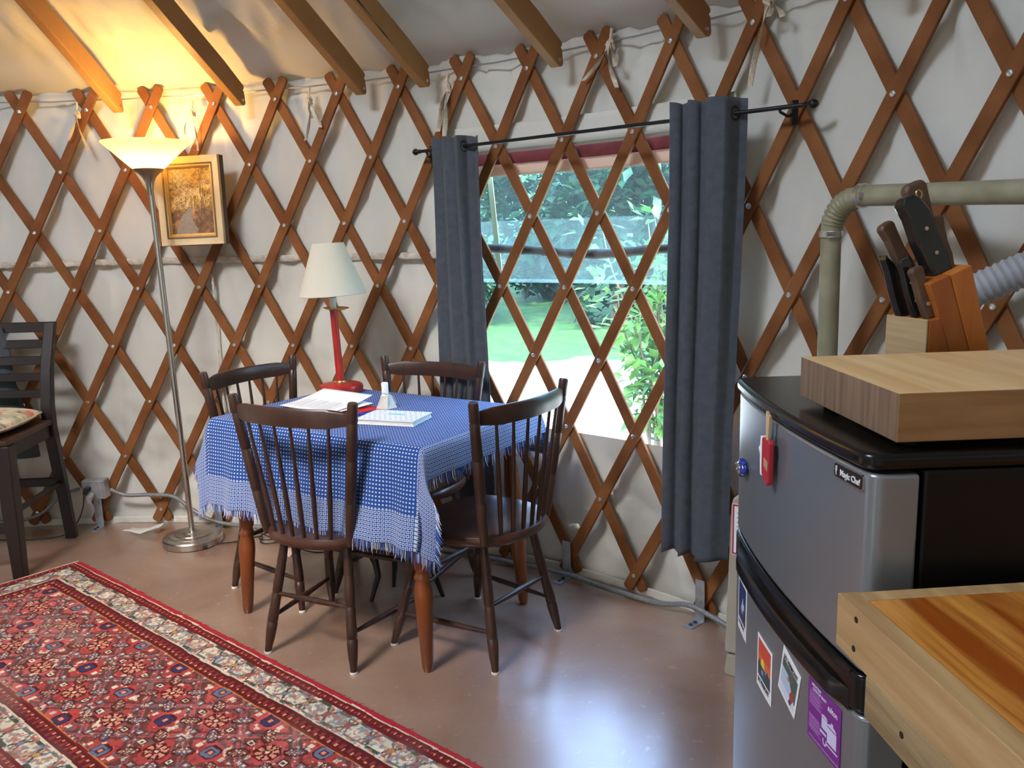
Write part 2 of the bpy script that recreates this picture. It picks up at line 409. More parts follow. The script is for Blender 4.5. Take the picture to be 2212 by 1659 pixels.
for (k,_),lb in zip(RK,RL):
    rt=3.60; tip=cyl(k,rt,1.955)
    t=thing('rafter',lb,'rafter',tip,group='roof rafters')
    ti=tang(k); inn=inward(k)
    L=2.75
    poly=[(.01,0),(L,SL*L),(L,SL*L+.10),(.12,.12*SL+.10),(-.012,.085),(-.012,.072),(-.004,.066),(-.012,.06),(-.018,.012),(-.010,.002)]
    mb=MB(); mb.prism(poly,lambda a,b_,tt:inn*a+Vector((0,0,b_))+ti*tt,-.019,.019)
    mb.build('beam',M_rafter,t,smooth=0,bevel=.003)
    Mx=Matrix.Identity(4); z_=ti; x_=inn; y_=z_.cross(x_)
    for i in range(3): Mx[i][0]=x_[i]; Mx[i][1]=y_[i]; Mx[i][2]=z_[i]
    MB().lathe([(.006,0),(.006,.006),(.002,.0065)],12,origin=ti*.019+inn*.012+Vector((0,0,.022)),M=Mx.to_3x3()).build('bolt_head',M_bolt,t)
    if k==13.05:
        mb=MB(); 
        for (a0,a1,h) in ((.22,.34,.004),(.33,.50,.012),(.49,.72,.006)):
            mb.add([inn*a0+Vector((0,0,SL*a0+h))+ti*.0195,inn*((a0+a1)/2)+Vector((0,0,SL*(a0+a1)/2+h-.003))+ti*.0197,inn*a1+Vector((0,0,SL*a1+h+.004))+ti*.0195,inn*((a0+a1)/2)+Vector((0,0,SL*(a0+a1)/2+h+.006))+ti*.0197],[(0,1,2,3)])
        mb.build('split',M_blackm,t,smooth=0)
# centre ring of the skylight (above the frame)
mb=MB(); pth=[]
for i in range(49):
    a=2*PI*i/48; pth.append((.69*math.cos(a),.69*math.sin(a),3.57))
mb.tube(pth,.05,8,cap=False)
tag(mb.build('skylight_ring',M_rafter),'round wooden ring at the top of the roof','ring')

# ------------------------------------------------------------------ cord ties
M_tie=mat('cotton_tie',(.70,.60,.45),.9,0,(.55,.46,.34),(1,1,1),60,.4,200)
def tie(k,z,lens,label,w=.0045):
    c=cyl(k,R-.012,z); t=thing('canvas_tie',label,'tie',c,group='cotton ties along the wall top')
    ti=tang(k); inn=inward(k)
    mb=MB(); 
    for a in range(3):
        mb.tube([ti*(.012*math.cos(s+a))+Vector((0,0,-.004*a+.012*math.sin(s)))+inn*(.006*math.sin(2*s+a)) for s in np.linspace(0,2*PI,10)],w*1.1,6,cap=False)
    mb.tube([Vector((0,0,.0)),Vector((0,0,.05))-inn*.01],w,6)
    mb.build('knot',M_tie,t)
    for (dx,L,cur) in lens:
        pts=[ti*(dx*s+cur*math.sin(s*3))+Vector((0,0,-L*s))+inn*(.008+.006*math.sin(s*4+dx*30)) for s in np.linspace(0,1,10)]
        mb=MB(); vs=[];fs=[]
        for i,p in enumerate(pts):
            q=ti*w*1.4*math.cos(i*.35)+inn*w*1.4*math.sin(i*.35)
            vs+=[p-q-inn*.0012,p+q-inn*.0012,p+q+inn*.0012,p-q+inn*.0012]
        for i in range(9):
            for j in range(4): fs.append((i*4+j,i*4+(j+1)%4,i*4+4+(j+1)%4,i*4+4+j))
        fs+=[(3,2,1,0),(36,37,38,39)]
        mb.add(vs,fs); mb.build('tail',M_tie,t,smooth=60)
tie(1.75,1.965,[(-.05,.12,.01),(.045,.18,-.01)],'knotted cotton tie hanging above and left of the floor lamp')
tie(5.35,1.95,[(-.03,.13,-.02),(.01,.17,.01)],'loosely looped cotton tie glowing just right of the lamp bowl',.003)
tie(9.15,1.965,[(-.03,.17,.02),(.05,.12,.01),(.01,.08,0)],'dangling cotton tie between the second and third rafter')
tie(13.6,1.955,[(-.045,.17,.005),(-.02,.19,.01),(-.03,.12,.0)],'bunched wide cotton tie beside the split rafter',.007)
tie(18.45,2.01,[(-.11,.11,.01),(.03,.15,-.01),(.02,.08,.01)],'bow-like cotton tie above the middle of the window',.006)
tie(22.4,2.03,[(-.05,.24,.0),(.05,.06,.01),(.0,.05,.02)],'knotted cotton tie above the right end of the curtain rod',.006)
tie(26.75,2.05,[(.015,.13,.0)],'short cotton tie end at the top right corner',.007)

# ------------------------------------------------------------------ floor brackets
def bracket(k,flip,label,ht=.155):
    t=thing('floor_bracket',label,'bracket',cyl(k,R-.016,0),group='steel brackets holding the lattice to the floor')
    ti=tang(k); inn=inward(k)
    mb=MB(); mb.prism([(-.019,0),(.019,0),(.019,ht),(-.019,ht)],lambda a,b_,tt:ti*a+Vector((0,0,b_))+inn*tt,0,.005)
    mb.prism([(-.019,0),(.019,0),(.019,.075),(-.019,.075)],lambda a,b_,tt:ti*a+Vector((0,0,tt))+inn*b_,0,.005)
    mb.build('angle_plate',M_galv,t,smooth=0,bevel=.001)
    Mx=Matrix.Identity(3); z_=inn;x_=ti;y_=z_.cross(x_)
    for i in range(3): Mx[i][0]=x_[i];Mx[i][1]=y_[i];Mx[i][2]=z_[i]
    for h in (.08,.125):
        MB().lathe([(.007,0),(.007,.005),(.003,.006)],6,origin=inn*.005+Vector((0,0,h)),M=Mx).build('screw',M_galv,t)
    for h in (.028,.055):
        MB().lathe([(.007,0),(.007,.004),(.003,.005)],6,origin=inn*h+Vector((0,0,.005))).build('screw',mat('blue_screw',(.03,.06,.2),.4,.5),t)
bracket(1,0,'grey steel floor bracket under the outlet box',.22)
bracket(5,0,'grey steel floor bracket behind the floor lamp base, left of the table')
bracket(17,0,'grey steel floor bracket below the window, right of the dining chairs')
bracket(21,0,'grey steel floor bracket nearest the fridge, with two blue screws')

# ------------------------------------------------------------------ curtains and rod
RA=cyl(13,R-.07,1.7084); RB=cyl(23,R-.07,1.7084); RV=RB-RA; RLn=RV.length; RX=RV.normalized(); RN=Vector((RX.y,-RX.x,0))  # towards room?
if RN.dot(-RA)<0: RN=-RN
rod=thing('curtain_rod','thin black curtain rod on two brackets across the top of the window','curtain rod',RA)
MB().tube([RX*-.012,RX*(RLn*1.045)],.0065,12).build('pole',M_iron,rod)
for s,x0 in ((-1,-.012),(1,RLn*1.045)):
    mb=MB(); pr=[(.0065,0),(.009,.006),(.0065,.012),(.008,.016),(.013,.026),(.013,.032),(.007,.042),(.001,.044)]
    Mx=Matrix.Identity(3); z_=RX*s; x_=RN; y_=z_.cross(x_)
    for i in range(3): Mx[i][0]=x_[i];Mx[i][1]=y_[i];Mx[i][2]=z_[i]
    mb.lathe(pr,16,origin=RX*x0,M=Mx).build('finial',M_iron,rod)
for kk,x0 in ((13,.025),(23,RLn-.0)):
    w=inward(kk)
    p=RX*x0; base=cyl(kk,R-.003,1.7084)-RA
    mb=MB(); mb.tube([base+Vector((0,0,-.012)),base+w*.03+Vector((0,0,-.022)),p+Vector((0,0,-.012)),p+RN*.008+Vector((0,0,-.004))],.0045,8)
    mb.box(base+Vector((0,0,-.01)),(.018,.018,.07)); mb.build('wall_bracket',M_iron,rod,bevel=.001)
def curtain(name,label,t0,t1,b0,b1,zt,zb,folds,amp,phase,grom,side,flat=0,cross=.8):
    o_=thing(name,label,'curtain',RA+RX*(RLn*(t0+t1)/2)+Vector((0,0,zb-RA.z)),group='grey curtains')
    O=o_.location
    nx,nz=200,70; S=np.linspace(0,1,nx); V=np.linspace(0,1,nz)  # V 0 top
    s,v=np.meshgrid(S,V,indexing='ij')
    tt=(t0+(b0-t0)*sstep(0,1,v))*(1-s)+(t1+(b1-t1)*sstep(0,1,v))*s
    if flat>0: ph=np.where(s<1-flat,s/(1-flat)*folds,folds+(s-(1-flat))/flat*.5)
    elif flat<0:
        F=-flat; ph=np.where(s<F,s/F*.5,.5+(s-F)/(1-F)*folds)
    else: ph=s*folds
    n_=amp*np.sin(2*PI*ph+phase)*(.65+.35*v)+.010*(fbm(s*4,v*2.5,3)-.5)*v*2
    n_=n_+.026*(1-.6*v)*(1-2*sstep(cross-.04,cross+.06,s))*(1-.5*v)+.004
    lat_=.0028*np.sin(4*PI*ph+1)*(1-.4*v)/RLn*1.5
    tt=tt+lat_
    z=zt+(zb-zt)*v + .004*np.sin(2*PI*ph)*(1-v) - .012*v*np.sin(2*PI*ph+.8)*.7
    P=np.array(RA)[None,None,:]+np.array(RX)[None,None,:]*(tt*RLn)[...,None]+np.array(RN)[None,None,:]*n_[...,None]
    P[...,2]=z; P=P-np.array(O)
    o=grid('panel',P,M_curtain,o_); solid(o,.004)
    # grommets where the cloth crosses the rod (n=0)
    for g,ang in grom:
        jj=int((zt-RA.z)/(zt-zb)*(nz-1)); lo_=int((g-.12)*(nx-1)); hi_=min(nx-1,int((g+.12)*(nx-1))); i=lo_+int(np.argmin(np.abs(n_[lo_:hi_,jj]))); j=int((zt-RA.z)/(zt-zb)*(nz-1)); c=Vector(P[i,j]); tdir=(Vector(P[min(i+3,nx-1),j])-Vector(P[max(i-3,0),j])).normalized()
        c.z=RA.z-O.z
        nn=Vector((tdir.y,-tdir.x,0)); mb=MB()
        mb.tube([c+(tdir*math.cos(a)+Vector((0,0,1))*math.sin(a))*.019 for a in np.linspace(0,2*PI,25)],.004,8,cap=False)
        mb.build('grommet',mat('dark_bronze',(.10,.08,.06),.35,.9),o_)
    # hem
    return o_
curtain('curtain','long grey curtain hanging at the left side of the window behind the dark chair',.058,.188,.035,.222,1.745,.285,3.0,.016,.4,[(.72,0)],-1,cross=.72)
curtain('curtain','wide grey curtain hanging at the right side of the window beside the fridge',.765,.925,.742,.905,1.755,.285,2.2,.018,-.6,[(.84,0)],1,flat=.42,cross=.84)

# ------------------------------------------------------------------ outlet, conduit, cables
M_flex=mat('grey_flex_conduit',(.27,.28,.28),.5,.3,(.17,.18,.18),(1,1,1),200)
def conduit(name,label,pts,rad,ribs=True):
    P=[Vector(p) for p in pts]
    # catmull-rom
    out=[]
    for i in range(len(P)-1):
        p0=P[max(i-1,0)];p1=P[i];p2=P[i+1];p3=P[min(i+2,len(P)-1)]
        n=max(3,int((p2-p1).length/.01))
        for j in range(n):
            t=j/n; out.append(.5*((2*p1)+(p2-p0)*t+(2*p0-5*p1+4*p2-p3)*t*t+(3*p1-p0-3*p2+p3)*t**3))
    out.append(P[-1])
    rr=[rad*(1+(.09 if (i%2 and ribs) else 0)) for i in range(len(out))]
    o=MB().tube(out,rr,10).build(name,M_flex if rad>.005 else M_cord,smooth=60); return tag(o,label,'conduit' if rad>.005 else 'cord')
r_=R-.035
conduit('flexible_conduit','ribbed grey conduit from the outlet box down to the left behind the dark chair',[cyl(-6,r_,.02),cyl(-3,r_,.03),cyl(-1.0,r_,.07),cyl(-.1,r_,.17),cyl(.55,r_-.01,.205)],.0078)
conduit('flexible_conduit','ribbed grey conduit running right from the outlet box low along the wall',[cyl(1.55,r_-.01,.20),cyl(2.0,r_,.165),cyl(2.8,r_,.165),cyl(3.6,r_,.155),cyl(4.2,r_,.09),cyl(4.9,r_-.01,.04),cyl(6,r_-.01,.02),cyl(10,r_-.01,.016),cyl(14,r_-.01,.015),cyl(17,r_-.012,.03),cyl(18,r_-.01,.02),cyl(19,r_-.012,.022),cyl(20,r_-.012,.03),cyl(20.8,r_-.012,.062),cyl(21.5,r_-.01,.05),cyl(22.3,r_-.01,.03),cyl(24,r_-.01,.02)],.009)
k=1.06; c=cyl(k,R-.035,.2)
ob=thing('outlet_box','grey metal outlet box with a black plug, low on the lattice at the left','outlet box',c)
ti=tang(k);inn=inward(k)
mb=MB(); mb.prism([(-.055,-.045),(.055,-.045),(.055,.05),(-.055,.05)],lambda a,b_,tt:ti*a+Vector((0,0,b_))+inn*tt,-.03,.028); mb.build('housing',M_galv,ob,smooth=0,bevel=.006,bseg=3)
mb=MB(); mb.prism([(-.052,-.042),(.048,-.042),(.048,.047),(-.052,.047)],lambda a,b_,tt:ti*a+Vector((0,0,b_))+inn*tt,.029,.033); mb.build('cover_plate',M_galv,ob,smooth=0,bevel=.002)
mb=MB(); mb.tube([ti*-.02+inn*.03+Vector((0,0,.012)),ti*-.022+inn*.055+Vector((0,0,.010)),ti*-.03+inn*.06+Vector((0,0,-.01))],[.014,.013,.008],10); mb.build('plug',M_blackm,ob)
mb=MB(); mb.tube([ti*-.008+inn*.034+Vector((0,0,-.02)),ti*-.008+inn*.06+Vector((0,0,-.028)),ti*-.010+inn*.06+Vector((0,0,-.055))],[.015,.016,.010],10); mb.build('adapter',mat('grey_plastic',(.33,.32,.30),.5),ob)
base=c
def cord(label,pts,rad=.0028): return conduit('power_cord',label,pts,rad,False)
cord('black power cord dropping from the outlet plug and trailing left along the floor',[c+ti*-.03+inn*.06+Vector((0,0,-.01)),c+ti*-.045+inn*.06+Vector((0,0,-.08)),c+ti*-.075+inn*.08+Vector((0,0,-.15)),c+ti*-.13+inn*.12+Vector((0,0,-.193)),c+ti*-.3+inn*.16+Vector((0,0,-.196)),c+ti*-.5+inn*.14+Vector((0,0,-.197)),c+ti*-.9+inn*.2+Vector((0,0,-.197))])
c3=[(.665,3.33,.006),(.76,3.36,.004),(.85,3.42,.004)]
for i in range(26):
    a=i*.5; c3.append((.93+.06*math.cos(a+3),3.37+.07*math.sin(a*1.03+3),.006+.0015*i))
c3+=[(1.15,3.2,.004),(1.35,3.25,.004),(1.6,3.05,.004)]
cord('coiled black cord on the floor between the floor lamp base and the table',c3,.003)
# paper scraps by the wall
def quadthing(name,label,cat,P,m,th_=.0006):
    X=np.array(P).reshape(2,2,3); o=grid(name,X,m,smooth=False); solid(o,th_); return tag(o,label,cat)
mb=MB(); t=thing('crumpled_label','crumpled pale paper tag lying against the wall right of the outlet box','paper',(.275,3.50,0))
nx=9; X=np.zeros((nx,nx,3))
for i in range(nx):
    for j in range(nx):
        a,b_=i/8-.5,j/8-.5; X[i,j]=(a*.15+b_*.02,b_*.06+a*.03,.012+.02*vn(np.array(a*3+5.),np.array(b_*3+9.))+.03*abs(a))
o=grid('sheet',X,M_canvas,t); solid(o,.001)
quadthing('paper_tag','small pink paper tag on the floor left of the nearest chair','paper',[(1.00,3.17,.003),(1.06,3.15,.003),(1.02,3.21,.02),(1.08,3.19,.03)],mat('pink_paper',(.75,.5,.42),.8))

# ------------------------------------------------------------------ floor lamp
fl=thing('floor_lamp','tall brushed nickel torchiere floor lamp with a glowing glass bowl','lamp',(.553,3.375,0))
MB().lathe([(.128,0),(.133,.004),(.133,.030),(.128,.036),(.105,.040),(.102,.043),(.078,.046),(.075,.050),(.045,.053),(.040,.058),(.016,.062),(.013,.075)],64).build('base',M_nickel,fl)
lx=-.034
MB().tube([(0,0,.06),(lx*.33,0,.6),(lx*.68,0,1.15),(lx*.98,0,1.62)],[.0125]*4,20).build('pole',M_nickel,fl)
MB().lathe([(.013,1.575),(.0135,1.60),(.017,1.63),(.028,1.655),(.045,1.672),(.060,1.682),(.064,1.688),(.060,1.692)],40,origin=(lx,0,0)).build('holder',mat('dark_nickel',(.36,.32,.27),.3,1),fl)
def glassmat():
    m,n,l,b,o=newmat('frosted_bowl_glass')
    n.remove(b); t=n.new('ShaderNodeBsdfTranslucent'); t.inputs[0].default_value=(.80,.62,.34,1)
    d=n.new('ShaderNodeBsdfDiffuse'); d.inputs[0].default_value=(.95,.86,.66,1)
    g=n.new('ShaderNodeBsdfGlossy'); g.inputs[0].default_value=(.9,.9,.9,1); g.inputs['Roughness'].default_value=.15
    a=n.new('ShaderNodeMixShader'); a.inputs[0].default_value=.4; l.new(t.outputs[0],a.inputs[1]); l.new(d.outputs[0],a.inputs[2])
    c_=n.new('ShaderNodeMixShader'); c_.inputs[0].default_value=.05; l.new(a.outputs[0],c_.inputs[1]); l.new(g.outputs[0],c_.inputs[2])
    l.new(c_.outputs[0],o.inputs[0]); return m
gb=MB().lathe([(.055,1.684),(.070,1.695),(.104,1.727),(.142,1.764),(.170,1.789),(.178,1.797),(.180,1.801),(.176,1.801)],64,origin=(lx,0,0),capt=False).build('glass_bowl',glassmat(),fl,smooth=80)
MB().lathe([(.008,1.69),(.012,1.70),(.018,1.72),(.019,1.735),(.015,1.75),(.004,1.757)],16,origin=(lx,0,0)).build('bulb',mat('bulb_glass',(.9,.85,.7),.4),fl)
ld=bpy.data.lights.new('floor_lamp_light','POINT'); ld.energy=18; ld.color=(1,.60,.18); ld.shadow_soft_size=.04
lo=bpy.data.objects.new('floor_lamp_light',ld); C.objects.link(lo); lo.parent=fl; lo.location=(lx,0,1.755)
# keep the bulb mesh from blocking its own light: the filament sits just above it
lo.location=(lx,0,1.762)
MB().box((.09,-.098,.012),(.02,.012,.012)).build('cord_switch',M_blackm,fl,bevel=.002)

# ------------------------------------------------------------------ picture
pc=Vector((.648,3.497,1.555)); pt=thing('framed_painting','small autumn woodland painting in a gilded wooden frame hung behind the floor lamp','picture',pc)
pt.rotation_euler=(math.radians(-1.5),math.radians(-.8),math.atan2(-(3.534-3.482),(.786-.509)))
W2,H2=.152,.193
def frame(w,h,w2,h2,y0,y1,y2,m,name):
    # profile: outer (w,h) to inner (w2,h2); y0 back, y1 outer front, y2 inner front (negative = towards room)
    v=[]
    for (a,b_,y) in ((w,h,y0),(w,h,y1),(w2,h2,y2),(w2,h2,y0)):
        v+=[(-a,y,-b_),(a,y,-b_),(a,y,b_),(-a,y,b_)]
    fs=[]
    for i in range(3):
        for j in range(4): fs.append((i*4+j,i*4+(j+1)%4,i*4+4+(j+1)%4,i*4+4+j))
    for j in range(4): fs.append((12+j,12+(j+1)%4,(j+1)%4,j))
    return MB().add(v,fs).build(name,m,pt,smooth=0)
M_gold=mat('gilded_wood',(.62,.42,.16),.38,.35,(.50,.33,.12),(1,1,1),12)
M_cream=mat('cream_gilt',(.74,.58,.33),.45,.1,(.66,.50,.27),(1,1,1),10)
frame(W2,H2,W2-.030,H2-.030,.012,-.024,-.020,M_cream,'outer_frame')
frame(W2-.030,H2-.030,W2-.036,H2-.036,.008,-.0235,-.0215,mat('dark_groove',(.12,.08,.03),.6),'groove')
frame(W2-.036,H2-.036,W2-.043,H2-.043,.006,-.019,-.018,M_gold,'gilt_bead')
frame(W2-.043,H2-.043,W2-.050,H2-.050,.004,-.015,-.009,M_gold,'inner_frame')
frame(W2+.001,H2+.001,W2-.01,H2-.01,.026,-.006,.024,mat('dark_frame_side',(.09,.06,.03),.6),'back_frame')
def painting():
    nx,nz=150,210; u=np.linspace(0,1,nx); v=np.linspace(0,1,nz); U,V_=np.meshgrid(u,v,indexing='ij')
    n1=fbm(U*6,V_*8,4); n2=fbm(U*22,V_*28,3); n3=fbm(U*55,V_*60,2)
    col=np.zeros((nx,nz,3)); 
    sky=np.array([.46,.45,.33]); leaf=np.array([.42,.25,.05]); dk=np.array([.05,.035,.02]); lt=np.array([.70,.50,.20]); path=np.array([.27,.24,.19])
    col[:]=leaf*.8
    a=sstep(.38,.62,n1)[...,None]; col=col*(1-a*.5)+lt*a*.5
    # pale sky opening upper left
    s=np.exp(-(((U-.22)/.22)**2+((V_-.82)/.2)**2))[...,None]; col=col*(1-s)+sky*s
    # strokes
    st=((n3-.5)*1.7+(n2-.5)*1.6)[...,None]; col=np.clip(col*(1+st),0,1)
    # darker ground right and bottom
    g=sstep(.46,.30,V_+(.08*(n1-.5)))[...,None]; ground=np.array([.17,.10,.05])*(1+1.2*(n2[...,None]-.5)); ground=ground+np.array([.25,.09,.03])*sstep(.55,.7,n1)[...,None]
    col=col*(1-g)+ground*g
    # path curving from lower left to the centre
    pc_=.50-.42*(1-V_/.42)*1.0+.0; w=.03+.40*(1-V_/.42)
    tq=np.clip(1-V_/.42,0,1); pm=(np.abs(U-(.50-.06*np.sin(tq*5)-.22*tq))<(.025+.27*tq**1.2)+.10*(n1-.5))&(V_<.42+.03*(n1-.5)); pm=pm.astype(float)*sstep(.44,.40,V_); pm=pm[...,None]
    col=col*(1-pm)+(path*(.75+.5*n2[...,None]))*pm
    # trunks
    for x0,y0,y1,wd,c_ in ((.50,.38,.56,.012,.5),(.57,.36,.60,.014,.4),(.62,.36,.58,.010,.4),(.66,.35,.57,.012,.5),(.74,.30,.98,.012,.8),(.79,.28,.9,.010,.7),(.12,.36,.50,.008,.5),(.18,.37,.48,.007,.5),(.30,.40,.50,.010,.45),(.36,.40,.52,.010,.45)):
        mk=((np.abs(U-x0-.01*np.sin(V_*20+x0*40))<wd)&(V_>y0)&(V_<y1)).astype(float)[...,None]*c_
        col=col*(1-mk)+dk*mk
    X=np.stack([(U-.5)*2*(W2-.050),0*U-.004,(V_-.5)*2*(H2-.050)],-1)
    grid('canvas',X,attrmat('painting_paint',rough=.45,spec=.4,bump=.3,bscale=250),pt,col=col)
painting()

# ------------------------------------------------------------------ dining table
T0=Vector((1.559,2.616,0)); TA=math.atan2(-.547,.838)
A_,B_,TZ=.475,.325,.748
tb=thing('dining_table','wooden dining table with turned orange-brown legs under a blue cloth','table',T0,TA)
MB().box((0,0,TZ-.0125),(2*A_,2*B_,.025)).build('tabletop',M_tabletop,tb,bevel=.004)
for s in (-1,1):
    MB().box((0,s*(B_-.065),TZ-.07),(2*A_-.2,.02,.09)).build('apron',M_tabletop,tb)
    MB().box((s*(A_-.075),0,TZ-.07),(.02,2*B_-.2,.09)).build('apron',M_tabletop,tb)
prof=[(.013,0),(.0175,.012),(.0195,.03),(.027,.20),(.030,.245),(.029,.27),(.023,.30),(.024,.305),(.0275,.312),(.024,.320),(.0215,.325),(.0215,.335),(.025,.34),(.030,.40),(.031,.45),(.026,.52),(.022,.57),(.027,.58),(.022,.59),(.030,.62),(.030,.723)]
for sx in (-1,1):
    for sy in (-1,1):
        fx,fy=sx*.430,sy*.289; tx,ty=sx*.395,sy*.258
        mb=MB(); vs=[]
        n=20; 
        for r_1,z in prof:
            t=z/.723; cx,cy=fx+(tx-fx)*t,fy+(ty-fy)*t
            for j in range(n): a=2*PI*j/n; vs.append((cx+r_1*math.cos(a),cy+r_1*math.sin(a),z))
        fs=[]
        for i in range(len(prof)-1):
            for j in range(n): a=i*n+j;b_=i*n+(j+1)%n; fs.append((a,b_,b_+n,a+n))
        fs.append(tuple(range(n-1,-1,-1))); fs.append(tuple((len(prof)-1)*n+j for j in range(n)))
        mb.add(vs,fs).build('leg',M_leg,tb,smooth=50)

# ------------------------------------------------------------------ tablecloth
CU0,CU1,CV0,CV1=-A_-.135,A_+.11,-B_-.325,B_+.20
CW,CH=CU1-CU0,CV1-CV0
def clothmat():
    m,n,l,b,o=newmat('blue_woven_cloth')
    uv=n.new('ShaderNodeUVMap'); sp=n.new('ShaderNodeSeparateXYZ'); l.new(uv.outputs[0],sp.inputs[0])
    def mth(op,a,b_=None,c_=None):
        q=n.new('ShaderNodeMath'); q.operation=op
        for i,x in enumerate((a,b_,c_)):
            if x is None: continue
            if isinstance(x,(int,float)): q.inputs[i].default_value=x
            else: l.new(x,q.inputs[i])
        return q.outputs[0]
    U,V_=sp.outputs[0],sp.outputs[1]
    p=.0125
    fu=mth('FRACT',mth('DIVIDE',U,p)); fv=mth('FRACT',mth('DIVIDE',V_,p))
    du=mth('ABSOLUTE',mth('SUBTRACT',fu,.5)); dv=mth('ABSOLUTE',mth('SUBTRACT',fv,.5))
    dot=mth('MULTIPLY',mth('LESS_THAN',du,.24),mth('LESS_THAN',dv,.20))
    mxd=mth('MAXIMUM',du,dv)
    box=mth('MULTIPLY',mth('GREATER_THAN',mxd,.20),mth('LESS_THAN',mxd,.38))
    dE=mth('MINIMUM',mth('MINIMUM',U,mth('SUBTRACT',CW,U)),mth('MINIMUM',V_,mth('SUBTRACT',CH,V_)))
    brd=mth('LESS_THAN',dE,.105)
    # mix pattern
    pat=mth('ADD',mth('MULTIPLY',dot,mth('SUBTRACT',1,brd)),mth('MULTIPLY',box,brd))
    # thread lines
    th1=mth('MULTIPLY',mth('ADD',mth('SINE',mth('MULTIPLY',U,6283/2.2)),1),.5); th2=mth('MULTIPLY',mth('ADD',mth('SINE',mth('MULTIPLY',V_,6283/2.2)),1),.5)
    base=n.new('ShaderNodeMixRGB'); base.inputs[1].default_value=(.010,.048,.22,1); base.inputs[2].default_value=(.03,.115,.40,1); l.new(mth('MULTIPLY',th1,th2),base.inputs[0])
    c1=n.new('ShaderNodeMixRGB'); l.new(mth('MULTIPLY',pat,.78),c1.inputs[0]); l.new(base.outputs[0],c1.inputs[1]); c1.inputs[2].default_value=(.60,.68,.78,1)
    l.new(c1.outputs[0],b.inputs['Base Color']); b.inputs['Roughness'].default_value=.85; b.inputs['Specular IOR Level'].default_value=.25; b.inputs['Sheen Weight'].default_value=.05
    bp=n.new('ShaderNodeBump'); bp.inputs['Strength'].default_value=.35; bp.inputs['Distance'].default_value=.002; l.new(mth('ADD',pat,mth('MULTIPLY',th1,.4)),bp.inputs['Height']); l.new(bp.outputs[0],b.inputs['Normal'])
    return m
def drape(s,t):
    """cloth coords (table frame) -> 3d in table frame"""
    a,b_=A_+.004,B_+.004
    dx=np.maximum(np.abs(s)-a,0); dy=np.maximum(np.abs(t)-b_,0); sx=np.sign(s); sy=np.sign(t)
    ex=np.clip(s,-a,a); ey=np.clip(t,-b_,b_)
    w=sstep(0,.16,dy)*sstep(0,.01,dx); kx=np.where(sy>0,.30,np.where(sx>0,.62,.42))          # past a corner the long side hangs on sideways instead of folding down
    wave=np.sin(s*31+.7+sy)+.55*np.sin(s*57+2.); wv2=np.sin(t*33+1.)+.5*np.sin(t*60)
    dn=dy+dx*(1-w)+dx*w*.30
    amp=(dn/.3)**1.3
    Y=ey+sy*(.018*(1-np.exp(-dy/.018))+.035*amp*(dy>0)+.009*amp*wave*(dy>0)+ .012*w*dx/.12*np.sin(dy*14))
    X=ex+sx*(.018*(1-np.exp(-dx/.018))*(1-w)+dx*w*kx*(1+.15*np.sin(dy*11))+.04*amp*(dx>0)*(1-w)+.008*amp*wv2*(dx>0)*(1-w))
    zz=TZ+.0045-dn*.985+.011*(1-np.exp(-dn/.02))*(dn>0)+.0015*(fbm(s*20,t*20,2)-.5)*((dx+dy)<1e-6)
    # cloth resting on the near chair's seat cannot go under it
    return np.stack([X,Y,zz],-1)
def cloth():
    nu,nv=260,220
    s=np.linspace(CU0,CU1,nu); t=np.linspace(CV0,CV1,nv); S,T=np.meshgrid(s,t,indexing='ij')
    X=drape(S,T); uv=np.stack([S-CU0,T-CV0],-1)
    root=thing('tablecloth','blue and white woven tablecloth with fringed edges draped over the dining table','tablecloth',T0,TA)
    o=grid('cloth',X,clothmat(),root,uv=uv); solid(o,.0012,1)
    # fringe
    mbs=[MB(),MB()]
    def edge(pf,n):
        for i in range(n):
            u=(i+rng.rand()*.8)/n; (s0,t0),(s1,t1)=pf(u)
            P=drape(np.array([s0,s0+(s0-s1)*2]),np.array([t0,t0+(t0-t1)*2])); p=Vector(P[0]); d=(Vector(P[1])-p)
            if d.length<1e-6: d=Vector((0,0,-1))
            d.normalize(); d=(d*.75+Vector((0,0,-.5))).normalized()
            L=.018+.022*rng.rand(); sd=Vector((rng.rand()-.5,rng.rand()-.5,rng.rand()-.5))*.7
            q1=p+d*L*.5+sd*.004; q2=p+(d+sd*.55).normalized()*L
            mbs[int(rng.rand()<.38)].tube([p-d*.002,q1,q2],[.0011,.0010,.0005],3,cap=False)
    e=.004
    edge(lambda u:((CU0+u*CW,CV0),(CU0+u*CW,CV0+e)),330)
    edge(lambda u:((CU0+u*CW,CV1),(CU0+u*CW,CV1-e)),180)
    edge(lambda u:((CU0,CV0+u*CH),(CU0+e,CV0+u*CH)),240)
    edge(lambda u:((CU1,CV0+u*CH),(CU1-e,CV0+u*CH)),240)
    f1=mbs[0].build('blue_fringe',mat('fringe_blue',(.045,.13,.45),.85),root,smooth=80); f1['kind']='stuff'
    f2=mbs[1].build('white_fringe',mat('fringe_white',(.65,.70,.80),.85),root,smooth=80); f2['kind']='stuff'
cloth()

